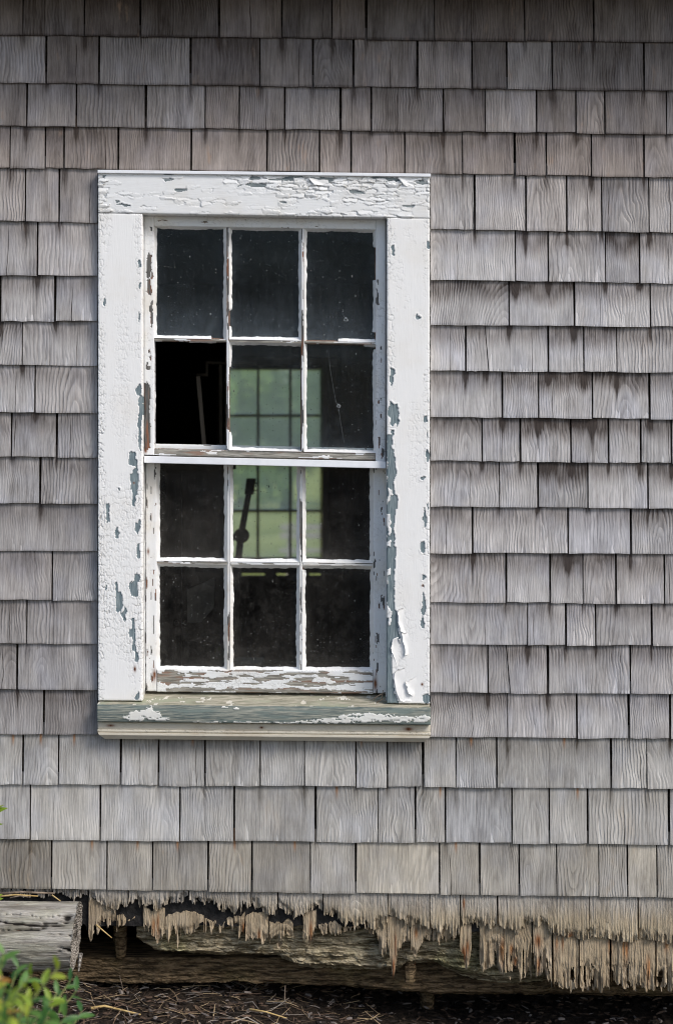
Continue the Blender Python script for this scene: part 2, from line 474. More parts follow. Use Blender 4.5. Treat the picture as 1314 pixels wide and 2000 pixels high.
M_GLASS_U = mat_glass('dusty_glass_blue_reflection', 0.026, 0.003, (0.55, 0.66, 0.76, 1))  # dust tinted blue to paint bluish reflections into the upper panes as well
M_GLASS_L = mat_glass('dusty_glass_brown', 0.042, cool=(0.62, 0.58, 0.52, 1))
M_GLASS_F = mat_glass('dusty_far_glass_bright_haze', 0.08, 0.42, (0.86, 0.90, 0.80, 1), 0.9)  # dust plus a pale translucent haze painted in to brighten the far view

def mat_rotbeam(name, c1, c2):
    g = G(name)
    p = g.pos()
    a = g.noise(g.scl(p, (14, 90, 130)), 1, 5, 0.65)
    b = g.noise(g.scl(p, (70, 200, 260)), 1, 3, 0.6)
    big = g.noise(p, 6, 3)
    col = g.mix(g.ss(a, 0.38, 0.62), c1, c2)
    col = g.mix(g.ss(b, 0.5, 0.7, 0, 0.6), col, g.mix(1.0, col, (0.45, 0.4, 0.33, 1), 'MULTIPLY'))
    col = g.mix(g.ss(big, 0.5, 0.75, 0, 0.5), col, g.mix(1.0, col, (0.8, 0.95, 0.6, 1), 'MULTIPLY'))
    rs = g.noise(g.scl(p, (30, 30, 90)), 1, 3)
    col = g.mix(g.ss(rs, 0.68, 0.76, 0, 0.8), col, (0.16, 0.06, 0.025, 1))
    g.bsdf(col, 0.95, g.bump(g.add(a, g.mul(b, 0.6)), 0.012), 0.1)
    return g.mat

M_BEAM = mat_rotbeam('rotten_beam', (0.12, 0.095, 0.055, 1), (0.52, 0.44, 0.30, 1))
M_BEAM2 = mat_rotbeam('dark_beam', (0.05, 0.035, 0.02, 1), (0.24, 0.17, 0.10, 1))  # darker browns than the upper beam

def mat_log():
    g = G('weathered_log')
    p = g.pos()
    a = g.noise(g.scl(p, (5, 42, 42)), 1, 5, 0.62)
    f = g.noise(g.scl(p, (16, 300, 420)), 1, 3, 0.6)
    cr = g.attr('crack').outputs['Fac']
    col = g.mix(g.ss(a, 0.34, 0.66), (0.20, 0.18, 0.15, 1), (0.54, 0.505, 0.45, 1))
    col = g.mix(g.ss(f, 0.4, 0.7, 0, 0.6), col, g.mix(1.0, col, (0.55, 0.53, 0.5, 1), 'MULTIPLY'))
    gn = g.noise(g.scl(p, (9, 30, 30)), 1, 3)
    col = g.mix(g.ss(gn, 0.45, 0.65, 0, 0.5), col, g.mix(1.0, col, (0.97, 1.0, 0.84, 1), 'MULTIPLY'))
    col = g.mix(g.ss(cr, 0.2, 0.8), col, (0.015, 0.012, 0.01, 1))
    rs = g.noise(g.scl(p, (11, 80, 80)), 1.7, 3)
    col = g.mix(g.ss(rs, 0.67, 0.74, 0, 0.6), col, (0.22, 0.08, 0.03, 1))
    g.bsdf(col, 0.85, g.bump(g.add(g.mul(a, 0.8), f), 0.006), 0.2)
    return g.mat

def mat_logend():
    g = G('log_end_grain')
    p = g.pos()
    cx, cz = LOGC
    sx, sy, sz = g.sep(p)
    dy = g.sub(sy, cx); dz = g.sub(sz, cz)
    r = g.add(g.m('SQRT', g.add(g.mul(dy, dy), g.mul(dz, dz))), g.mul(g.noise(p, 30, 3), 0.008))
    ring = g.ss(g.m('FRACT', g.mul(r, 150)), 0.2, 0.8)
    n = g.noise(g.scl(p, (30, 140, 140)), 1, 4, 0.7)
    col = g.mix(ring, (0.20, 0.17, 0.14, 1), (0.46, 0.42, 0.37, 1))
    col = g.mix(g.ss(n, 0.5, 0.66), col, (0.05, 0.042, 0.035, 1))
    g.bsdf(col, 0.9, g.bump(g.add(ring, n), 0.006), 0.2)
    return g.mat

def mat_ground():
    g = G('ground_earth_and_grass')
    p = g.pos()
    sx, sy, sz = g.sep(p)
    a = g.noise(p, 45, 5, 0.7); b = g.noise(p, 8, 3); f = g.noise(p, 260, 3, 0.7)
    soil = g.mix(g.ss(a, 0.35, 0.7), (0.010, 0.008, 0.006, 1), (0.065, 0.046, 0.033, 1))
    soil = g.mix(g.ss(f, 0.55, 0.7, 0, 0.7), soil, (0.11, 0.085, 0.065, 1))
    gn = g.noise(g.scl(p, (0.5, 0.25, 1)), 1, 4)
    grass = g.mix(g.ss(gn, 0.35, 0.65), (0.28, 0.31, 0.07, 1), (0.44, 0.45, 0.14, 1))
    yard = g.mix(g.ss(gn, 0.35, 0.65), (0.17, 0.155, 0.14, 1), (0.25, 0.235, 0.21, 1))  # unseen ground in front, made grey so its bounce light is not green
    grass = g.mix(g.ss(sy, 2.0, 4.0), yard, grass)
    gm = g.m('MAXIMUM', g.ss(sy, 6.0, 7.2), g.ss(sy, -1.0, -2.2))
    gm = g.m('MAXIMUM', gm, g.ss(g.m('ABSOLUTE', sx), 2.8, 3.6))
    gm = g.ss(g.add(gm, g.mul(g.sub(b, 0.5), 0.6)), 0.3, 0.7)
    g.bsdf(g.mix(gm, soil, grass), 0.95, g.bump(g.add(a, g.mul(f, 0.6)), 0.02), 0.15)
    return g.mat

def mat_attrcol(name, rough=0.8, trans=False, bump=0):
    g = G(name)
    c = g.attr('col').outputs['Color']
    n = g.noise(g.pos(), 400, 2)
    c = g.mix(g.ss(n, 0.4, 0.7, 0, 0.4), c, g.mix(1.0, c, (0.6, 0.6, 0.6, 1), 'MULTIPLY'))
    g.bsdf(c, rough, None, 0.2)
    return g.mat

def mat_leaf(name, c1, c2, scale=60):
    g = G(name)
    oi = g.n('ObjectInfo').outputs['Random']
    n = g.noise(g.pos(), scale, 2)
    col = g.mix(g.ss(g.add(g.mul(n, 0.5), g.mul(oi, 0.6)), 0.3, 0.8), c1, c2)
    df = g.n('BsdfPrincipled', Base_Color=col, Roughness=0.45).outputs[0]
    tl = g.n('BsdfTranslucent', Color=g.mix(1.0, col, (1.3, 1.5, 0.6, 1), 'MULTIPLY')).outputs[0]
    mx = g.t.nodes.new('ShaderNodeMixShader'); mx.inputs[0].default_value = 0.35
    g.put(mx.inputs[1], df); g.put(mx.inputs[2], tl)
    g.t.links.new(mx.outputs[0], g.out.inputs['Surface'])
    return g.mat

# ================================================================== THE GROUND
def ground_z(x, y):
    x = np.asarray(x, float); y = np.asarray(y, float)
    near = np.exp(-(np.abs(x) / 2.2) ** 4) * np.exp(-(np.abs(y) / 1.6) ** 4)
    tilt = 0.005 - 0.10 * sstep(-0.45, 0.35, x)
    mound = 0.125 * np.exp(-((x + 1.05) / 0.27) ** 2) * np.exp(-((y + 0.12) / 0.28) ** 2)
    rough = 0.028 * (fbm(x * 9, y * 9, 3) - 0.5) + 0.012 * (fbm(x * 45, y * 45, 8, 2) - 0.5)
    far = 0.25 * (fbm(x * 0.06 + 9, y * 0.06, 5, 3) - 0.5) * sstep(8, 40, np.hypot(x, y))
    return near * (tilt + mound + rough) + far

def graded(lo, hi, n, far0, far1, m):
    a = np.linspace(lo, hi, n)
    l = lo - np.geomspace(0.03, lo - far0, m)[::-1]
    r = hi + np.geomspace(0.03, far1 - hi, m)
    return np.concatenate([l, a, r])

gx = graded(-1.3, 1.3, 200, -400, 400, 34)
gy = graded(-0.45, 0.6, 90, -300, 600, 36)
GX, GY = np.meshgrid(gx, gy)
GZ = ground_z(GX, GY)
nx, ny = len(gx), len(gy)
idx = np.arange(nx * ny).reshape(ny, nx)
F = np.stack([idx[:-1, :-1], idx[:-1, 1:], idx[1:, 1:], idx[1:, :-1]], -1).reshape(-1, 4)
go = mk('ground', np.stack([GX, GY, GZ], -1).reshape(-1, 3), F, mat_ground(), smooth=True, origin=Vector((0, 0, 0)))
tag(go, kind='structure')

# ================================================================== THE SHINGLED WALL
wall = thing('shingled_wall', (0, 0.01, 0.05), 'weathered grey cedar shingle wall with a rotted ragged bottom edge', 'wall')
WIN = (192, 333, 839, 1447)          # the hole the window fills

# course: left bottom y, right bottom y, joints; 'L' / 'R' split for the courses beside the window
ROWS = [
 (68, 83, [45, 165, 275, 428, 550, 648, 715, 848, 1024, 1158]),
 (161, 177, [91, 194, 372, 508, 611, 690, 815, 921, 989, 1078, 1257]),
 (246, 262, [52, 149, 285, 401, 467, 556, 665, 724, 865, 947, 1047, 1124, 1180, 1301]),
 (327, 346, [20, 89, 126, 231, 374, 521, 624, 685, 790, 903, 1005, 1067, 1155, 1257]),
 (432, 455, [50, 116, 'w', 927, 1026, 1107, 1175, 1267]),
 (537, 553, [73, 'w', 1006, 1071, 1182, 1248]),
 (626, 638, [1, 108, 'w', 994, 1121, 1269]),
 (713, 728, [44, 'w', 909, (945, 954), 1070, 1140, 1204]),
 (804, 819, [69, 'w', 981, 1051, 1156, 1268]),
 (892, 904, [23, 111, 'w', 941, 1016, 1115, 1188, 1250, 1311]),
 (982, 993, ['', 79, 'w', 975, 1050, 1148, 1265]),
 (1076, 1082, ['', 'w', 923, 1109, 1231]),
 (1171, 1179, ['', 103, 'w', 988, 1074, 1138, 1202, 1297]),
 (1257, 1261, [52, 'w', 1030, 1105, 1163, 1272]),
 (1346, 1356, [34, 'w', 953, (987, 996), 1070, 1230]),
 (1435, 1442, [86, 'w', 991, 1126, 1227, 1308]),
 (1532, 1541, [45, 115, 236, 310, 400, 508, 595, 695, 756, 826, 890, 970, 1193, 1263]),
 (1639, 1650, [59, 196, 351, 458, 616, 738, 810, 869, 999, 1072, 1147, 1306]),
 (1735, 1753, [101, 209, 298, 406, 492, 606, 694, 858, 937, 1013, 1087, 1169, 1225, 1282]),
]
#        lum   brown band
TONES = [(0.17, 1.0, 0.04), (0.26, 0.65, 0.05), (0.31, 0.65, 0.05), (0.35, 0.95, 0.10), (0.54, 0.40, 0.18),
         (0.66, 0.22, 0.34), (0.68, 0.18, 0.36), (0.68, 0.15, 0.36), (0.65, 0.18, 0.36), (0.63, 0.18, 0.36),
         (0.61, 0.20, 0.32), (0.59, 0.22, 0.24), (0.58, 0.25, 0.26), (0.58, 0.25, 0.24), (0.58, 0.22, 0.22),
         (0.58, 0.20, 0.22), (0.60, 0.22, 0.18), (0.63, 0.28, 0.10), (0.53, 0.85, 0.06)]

def row_y(i, x):
    a, b, _ = ROWS[i]
    return a + (b - a) * x / 1314.0

def joint_x(j): return (j[0] + j[1]) / 2 if isinstance(j, tuple) else j
shingle_no = [0]

def shingle(x0t, x1t, x0b, x1b, yb0, yb1, ytop, E, tone, joints, parent=wall, mat=None):
    n = 6
    rr = random.random
    butt = -0.0150 - rr() * 0.0025
    seed = rr()
    dyb = random.uniform(-1.2, 1.2)
    cup = random.uniform(-0.0015, 0.0015)
    V = []; loc = []
    xc = (x0b + x1b) / 2
    slope = (butt + 0.0090) / E               # depth change per pixel of height
    ts = np.linspace(0, 1, n)
    yb = yb0 + (yb1 - yb0) * ts + dyb + np.array([random.uniform(-0.9, 0.9) for _ in ts])
    th = 0.0055
    for lay in (0, 1):                        # front, back
        for row in (0, 1):                    # bottom, top
            for q, t in enumerate(ts):
                if row == 0: px = x0b + (x1b - x0b) * t; py = yb[q]
                else: px = x0t + (x1t - x0t) * t; py = ytop
                hgt = yb0 + (yb1 - yb0) * t - py
                y = butt - slope * hgt + cup * math.sin(math.pi * t)
                y += lay * (th * max(0.15, 1 - hgt / (E * 1.7)))
                X, Z = to_world(px, py, butt)
                V.append((float(X), y, float(Z)))
                loc.append(((px - xc) * S, max(hgt, -2) * S, seed))
    def ix(l, r_, q): return (l * 2 + r_) * n + q
    F = []
    for q in range(n - 1):
        F.append((ix(0, 0, q), ix(0, 0, q + 1), ix(0, 1, q + 1), ix(0, 1, q)))
        F.append((ix(1, 0, q), ix(1, 1, q), ix(1, 1, q + 1), ix(1, 0, q + 1)))
        F.append((ix(0, 0, q), ix(1, 0, q), ix(1, 0, q + 1), ix(0, 0, q + 1)))
        F.append((ix(0, 1, q), ix(0, 1, q + 1), ix(1, 1, q + 1), ix(1, 1, q)))
    F.append((ix(0, 0, 0), ix(0, 1, 0), ix(1, 1, 0), ix(1, 0, 0)))
    F.append((ix(0, 0, n - 1), ix(1, 0, n - 1), ix(1, 1, n - 1), ix(0, 1, n - 1)))
    N = len(V)
    w = (x1b - x0b) * S
    kind = random.random()
    if kind < 0.42:     # flat sawn, arches
        gr = (random.uniform(-0.3, 0.3) * w, random.uniform(-0.012, 0.02), random.choice((-1, 1, 1)) * random.uniform(0.07, 0.24))
    elif kind < 0.62:   # leaning grain
        gr = (random.choice((-1, 1)) * random.uniform(0.09, 0.16), random.uniform(0.0, 0.05), random.uniform(-0.35, 0.35))
    else:               # edge grain
        gr = (random.choice((-1, 1)) * random.uniform(0.3, 0.8), 0.05, random.uniform(-0.15, 0.15))
    js = [(j - xc) * S for j in joints if x0b + 3 < j < x1b - 3]
    random.shuffle(js)
    js = (js + [9.0, 9.0])[:2]
    lum = max(0.05, tone[0] + random.gauss(0, 0.062))
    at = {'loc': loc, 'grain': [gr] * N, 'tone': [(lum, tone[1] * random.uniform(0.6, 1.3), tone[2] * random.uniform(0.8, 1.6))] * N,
          'joint': [(js[0], js[1], E * S)] * N}
    rust = np.zeros(N)
    at['rust'] = rust
    at['nail'] = np.full(N, 1.0 if (yb0 > 1500 and random.random() < 0.45) else 0.0)
    return mk('shingle', V, F, mat or M_SHINGLE, parent, at)

def course_spans(i):
    a, b, js = ROWS[i]
    spans = []; cur = (-125 - (i * 37) % 60, 0)
    prev = (-10 - (i * 53) % 60) if not (js and js[0] == '') else None
    js = [j for j in js if j != '']
    lst = []
    first = -110 - (i * 37) % 50
    mid = -18 - (i * 53) % 40
    if i in (10, 11, 12): mid = -28 - i
    seq = [first, mid] + list(js) + [1345 + (i * 29) % 40, 1450 + (i * 41) % 50]
    for k in range(len(seq) - 1):
        l, r_ = seq[k], seq[k + 1]
        if l == 'w': l = 840.5
        if r_ == 'w': r_ = 190.5
        lst.append((l, r_, seq[k] == 'w', seq[k + 1] == 'w'))
    return lst

for i in range(len(ROWS)):
    above = [joint_x(j) for j in ROWS[i - 1][2] if not isinstance(j, str)] if i else []
    for (l, r_, wl, wr) in course_spans(i):
        lt, lb = l if isinstance(l, tuple) else (l, l)
        rt, rb = r_ if isinstance(r_, tuple) else (r_, r_)
        gl = 0.4 if wl else random.uniform(0.9, 2.7)
        gr_ = 0.4 if wr else random.uniform(0.9, 2.7)
        if isinstance(l, tuple): gl = 1.0
        if isinstance(r_, tuple): gr_ = 1.0
        xm = (lb + rb) / 2
        top = row_y(i - 1, xm) if i else -25
        E = row_y(i, xm) - top
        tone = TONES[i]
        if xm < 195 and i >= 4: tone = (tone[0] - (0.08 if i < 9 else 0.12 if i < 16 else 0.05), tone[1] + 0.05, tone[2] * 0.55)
        tl = random.uniform(-0.6, 0.6)
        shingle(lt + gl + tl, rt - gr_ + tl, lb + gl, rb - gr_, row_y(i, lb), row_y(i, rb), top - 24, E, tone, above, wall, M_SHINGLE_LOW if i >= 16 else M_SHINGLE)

# ---- ragged courses at the bottom
def tip_curve(xs, pts):
    px = [p[0] for p in pts]; py = [p[1] for p in pts]
    return np.interp(xs, px, py)

def spikes(xs, seed, amp):
    """hanging points of rotted wood: sharp downward teeth of uneven width"""
    out = np.zeros_like(xs)
    md = np.clip(2.6 * (n1(xs / 34, seed + 31, 2) - 0.28), 0.12, 1.6)
    for wl, a in ((19, 0.7), (8, 0.4), (3.4, 0.12)):
        u = xs / wl + 0.9 * n1(xs / (wl * 2.5), seed) + seed * 0.37
        iu = np.floor(u)
        f = np.abs(2 * (u - iu) - 1)
        r0 = _hash(iu, iu * 0 + 3, seed + int(wl * 10))
        out += a * r0 ** 2.2 * (1 - f) ** 1.1
    ch = np.floor(xs / 10.0 + 1.6 * n1(xs / 21, seed + 33, 2))
    step = _hash(ch, ch * 0 + 7, seed + 35) - 0.5
    ch2 = np.floor(xs / 3.7 + 1.2 * n1(xs / 9, seed + 36, 2))
    step = step * 0.62 + 0.26 * (_hash(ch2, ch2 * 0 + 5, seed + 37) - 0.5)
    return (out * md - 0.30) * amp + step * amp

def ragged(x0, x1, ytop, bottom_pts, seed, tone, yfront, depth, amp, topragged=False, rust_pts=(), E=95, mat=None, thick=0.008, eat=34, slit_t=0.76):
    step = 1.05
    n = max(6, int((x1 - x0) / step))
    xs = np.linspace(x0, x1, n)
    yb = tip_curve(xs, bottom_pts) + spikes(xs, seed, amp) + (n1(xs / 2.2, seed + 4, 2) - 0.5) * 3
    yt = np.full(n, float(ytop))
    if topragged:
        yt = ytop + 34 * (n1(xs / 16, seed + 8, 4) - 0.45)
    yb = np.maximum(yb, yt + 2)
    m = 34
    tv = np.linspace(0, 1, m) ** 0.8
    XX = np.repeat(xs[None, :], m, 0)
    YY = yt[None, :] + (yb - yt)[None, :] * tv[:, None]
    base = tip_curve(xs, bottom_pts)[None, :]
    er = sstep(-eat, 6, YY - base + eat * 0.5 * (fbm(XX / 9, YY / 14, seed + 3) - 0.5))      # eaten towards the tips
    pits = (fbm(XX / 4.5, YY / 13, seed + 5, 3) - 0.5)
    flute = fbm(XX / 3.2, YY / 60, seed + 6, 2) - 0.5
    y = yfront + depth * (ytop - YY) / -100.0 * -1 * 0 - 0.0095 * np.clip((YY - ytop) / E, 0, 1.2)
    y = y + er * (0.0045 + 0.012 * pits + 0.012 * flute) + 0.0025 * flute
    chk = np.floor(XX / 7.0 + 1.5 * fbm(XX / 16, YY / 50, seed + 41, 2))
    y = y + sstep(0.15, 0.6, er) * 0.012 * (_hash(chk, chk * 0 + 2, seed + 42) - 0.35)
    slit = (fbm(XX / 4.6, YY / 34, seed + 9, 3) + 0.22 * er > slit_t) & (er > 0.3)
    X, Z = to_world(XX, YY, yfront)
    Vf = np.stack([X, y, Z], -1).reshape(-1, 3)
    Vb = np.stack([X, np.maximum(y + 0.001, yfront + thick) * 1.0, Z], -1).reshape(-1, 3)
    V = np.concatenate([Vf, Vb])
    idx = np.arange(n * m).reshape(m, n)
    o = n * m
    keep = ~(slit[:-1, :-1] & slit[1:, 1:]).reshape(-1)
    F = np.stack([idx[:-1, :-1], idx[1:, :-1], idx[1:, 1:], idx[:-1, 1:]], -1).reshape(-1, 4)[keep].tolist()
    F += (np.stack([idx[:-1, :-1], idx[:-1, 1:], idx[1:, 1:], idx[1:, :-1]], -1).reshape(-1, 4)[keep] + o).tolist()
    for q in range(n - 1):
        if slit[-1, q] and slit[-1, q + 1]: continue
        F.append((idx[-1, q], idx[-1, q] + o, idx[-1, q + 1] + o, idx[-1, q + 1]))
        F.append((idx[0, q], idx[0, q + 1], idx[0, q + 1] + o, idx[0, q] + o))
    for q in range(m - 1):
        F.append((idx[q, 0], idx[q, 0] + o, idx[q + 1, 0] + o, idx[q + 1, 0]))
        F.append((idx[q, -1], idx[q + 1, -1], idx[q + 1, -1] + o, idx[q, -1] + o))
    rust = np.zeros_like(XX)
    for (rx, ry, rw, rl) in rust_pts:
        a = np.exp(-((XX - rx) / (rw * 0.7)) ** 2) * np.where(YY > ry, np.exp(-((YY - ry) / rl) ** 2), np.exp(-((YY - ry) / (rl * 0.6)) ** 2))
        rust = np.maximum(rust, a * (0.55 + 0.9 * (fbm(XX / 3, YY / 20, seed + 51, 2))))
    xc = (x0 + x1) / 2
    sd = (seed * 0.618) % 1.0
    loc = np.stack([(XX - xc) * S, (ytop + E - YY) * S, np.full_like(XX, sd)], -1).reshape(-1, 3)
    N = len(V)
    k = random.random()
    gr = (random.uniform(-0.02, 0.02), 0.0, random.uniform(0.25, 0.5)) if k < 0.3 else (random.choice((-1, 1)) * random.uniform(0.2, 0.7), 0.05, random.uniform(-0.2, 0.2))
    at = {'loc': np.concatenate([loc, loc]), 'grain': [gr] * N, 'tone': [tone] * N, 'joint': [(9.0, 9.0, E * S)] * N,
          'rust': np.concatenate([rust.ravel(), rust.ravel()])}
    return mk('shingle', V, F, mat or M_ROT, wall, at)

R19 = [(-140, -20), (-20, 50), (50, 110), (110, 173), (173, 251), (251, 369), (369, 468), (468, 491), (491, 543), (543, 631), (631, 757), (757, 839),
       (839, 898), (898, 971), (971, 1150), (1150, 1245), (1245, 1345), (1345, 1450)]
B19 = [(-140, 1745), (60, 1752), (173, 1758), (176, 1762), (215, 1780), (250, 1778), (253, 1764), (300, 1778), (340, 1770), (368, 1760), (371, 1764), (420, 1778), (460, 1790), (470, 1778),
       (491, 1778), (493, 1768), (520, 1792), (545, 1775), (570, 1795), (600, 1784), (630, 1780), (633, 1792), (680, 1808), (720, 1816), (757, 1812),
       (759, 1795), (790, 1808), (838, 1818), (841, 1822), (896, 1828), (899, 1812), (970, 1810), (973, 1812), (1010, 1822), (1030, 1805), (1060, 1812), (1075, 1826), (1120, 1834), (1149, 1836),
       (1152, 1828), (1200, 1838), (1244, 1838), (1247, 1834), (1314, 1842), (1450, 1846)]
RUST19 = [(306, 1800, 5, 20), (905, 1762, 3, 14), (1113, 1830, 6, 14)]
for q, (a, b) in enumerate(R19):
    yt = row_y(18, (a + b) / 2) - 22
    am = 21 if a < 900 else (13 if a < 1150 else 7)
    ragged(a + random.uniform(0.6, 2), b - random.uniform(0.6, 2), yt, B19, 40 + q, (0.60 + random.gauss(0, 0.05), 0.5, 0.0), -0.0060, 0, am, False, RUST19, 95)

B20 = [(170, 1815), (180, 1832), (200, 1815), (225, 1808), (240, 1815), (262, 1790), (290, 1826), (310, 1834), (345, 1826), (370, 1832), (400, 1818), (440, 1812), (468, 1824), (500, 1838),
       (515, 1845), (540, 1848), (560, 1835), (578, 1842), (590, 1815), (606, 1858), (616, 1820), (640, 1826), (690, 1826), (715, 1815), (735, 1840), (748, 1872), (756, 1850), (768, 1916), (776, 1860), (795, 1850), (812, 1878),
       (830, 1846), (845, 1838), (870, 1850), (882, 1838), (905, 1885), (915, 1895), (925, 1830), (940, 1898), (960, 1890), (985, 1908), (1020, 1912), (1036, 1905), (1052, 1912), (1062, 1905), (1085, 1936), (1112, 1938),
       (1125, 1925), (1140, 1932), (1180, 1938), (1200, 1930), (1240, 1936), (1314, 1938), (1450, 1940)]
R20 = [(174, 226), (229, 266), (280, 322), (324, 398), (400, 455), (457, 478), (480, 524), (526, 572), (592, 618), (622, 668), (670, 718), (720, 754), (756, 800), (802, 842),
       (844, 888), (898, 920), (936, 982), (984, 1037), (1040, 1076), (1080, 1128), (1131, 1189), (1193, 1278), (1281, 1350), (1352, 1450)]
RUST20 = [(266, 1796, 4, 22), (300, 1806, 5, 22), (309, 1800, 4, 26), (476, 1812, 5, 20), (506, 1825, 4, 16), (578, 1820, 4, 18), (607, 1815, 5, 26), (606, 1862, 4, 10), (690, 1815, 4, 12),
          (768, 1890, 4, 34), (772, 1840, 3, 30), (812, 1820, 5, 14), (905, 1860, 6, 22), (912, 1848, 4, 20), (980, 1850, 6, 30), (998, 1852, 5, 12), (1006, 1876, 5, 14), (1050, 1835, 10, 16), (1050, 1880, 5, 20), (1086, 1840, 4, 18), (1098, 1838, 3, 16),
          (1222, 1850, 5, 26), (1216, 1846, 3, 22), (1264, 1885, 6, 30), (1190, 1840, 5, 22), (1300, 1845, 6, 12)]
for q, (a, b) in enumerate(R20):
    yt = [1756, 1790, 1772, 1784, 1796, 1786, 1780, 1798, 1780, 1806, 1806, 1790][q] if q < 12 else 1790
    ragged(a, b, yt, B20, 140 + q, (0.58 + random.gauss(0, 0.05), 0.8, 0.0), 0.003, 0, 34 if a < 900 else 26, q < 12, RUST20, 120, thick=0.006, eat=34 if a < 900 else 90, slit_t=0.75 if a < 900 else 0.715)

# ---- black tar paper and sheathing boards behind the shingles
V = []; F = []
xs = np.linspace(-160, 1474, 500)
yb = 1808 + 14 * (n1(xs / 30, 77) - 0.5) + 22 * sstep(600, 1100, xs)
yb = np.where((xs > 168) & (xs < 186), 1818, yb)
for k, x in enumerate(xs):
    wob = 0.004 * float(n1(np.array([x / 14.0]), 5)[0])
    for (py, yy) in ((1700, 0.0125), (yb[k], 0.0115 - wob), (yb[k], 0.0135 - wob), (1700, 0.0145)):
        X, Z = to_world(x, py, 0.012)
        V.append((float(X), yy, float(Z)))
for k in range(len(xs) - 1):
    for q in range(4):
        F.append((k * 4 + q, k * 4 + (q + 1) % 4, k * 4 + 4 + (q + 1) % 4, k * 4 + 4 + q))
F += [(0, 1, 2, 3), tuple(4 * (len(xs) - 1) + q for q in (3, 2, 1, 0))]
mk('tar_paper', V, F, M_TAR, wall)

OX0, OX1, OY0, OY1 = 268, 766, 408, 1388     # rough opening, pixels
ox0, oz1 = to_world(OX0, OY0, 0.02); ox1, oz0 = to_world(OX1, OY1, 0.02)
ox0, ox1, oz0, oz1 = map(float, (ox0, ox1, oz0, oz1))
WZ0 = float(to_world(0, 1795, 0.02)[1]); WZ1 = 2.95
zz = WZ0
while zz < WZ1 - 0.01:                                 # horizontal sheathing boards
    z2 = min(zz + 0.19, WZ1)
    cuts = [(-2.4, 2.4, zz, z2)]
    if z2 > oz0 and zz < oz1:
        cuts = [(-2.4, ox0, zz, z2), (ox1, 2.4, zz, z2)]
        if zz < oz0: cuts.append((ox0, ox1, zz, oz0))
        if z2 > oz1: cuts.append((ox0, ox1, oz1, z2))
    for (a, b, c, d) in cuts:
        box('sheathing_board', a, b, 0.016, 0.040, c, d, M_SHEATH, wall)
    zz = z2

# ================================================================== EAVE
eave = thing('roof_eave', (0, -0.1, 2.86), 'wooden roof eave overhanging the top of the shingle wall', 'eave')
ez = ZC + (CY + 42) * S
box('soffit', -2.6, 2.6, -0.24, 0.015, ez, ez + 0.02, M_SOFFIT, eave)
box('fascia', -2.6, 2.6, -0.265, -0.2405, ez - 0.02, ez + 0.16, M_SOFFIT, eave)
box('roof_deck', -2.6, 2.6, -0.24, 5.9, ez + 0.165, ez + 0.2, M_SOFFIT, eave)

# ================================================================== THE WINDOW
win = thing('sash_window', tuple(P(515, 1447, 0.0)), 'old white double-hung window with peeling paint and a missing pane', 'window')
SH_Y = [300, 340, 420, 900, 1095, 1300, 1375, 1440]
SH_S = [.011, .011, .017, .021, .012, .006, .010, .010]

def shear(px, py):
    return np.asarray(py) + (np.asarray(px) - 515) * np.interp(np.asarray(py, float), SH_Y, SH_S)

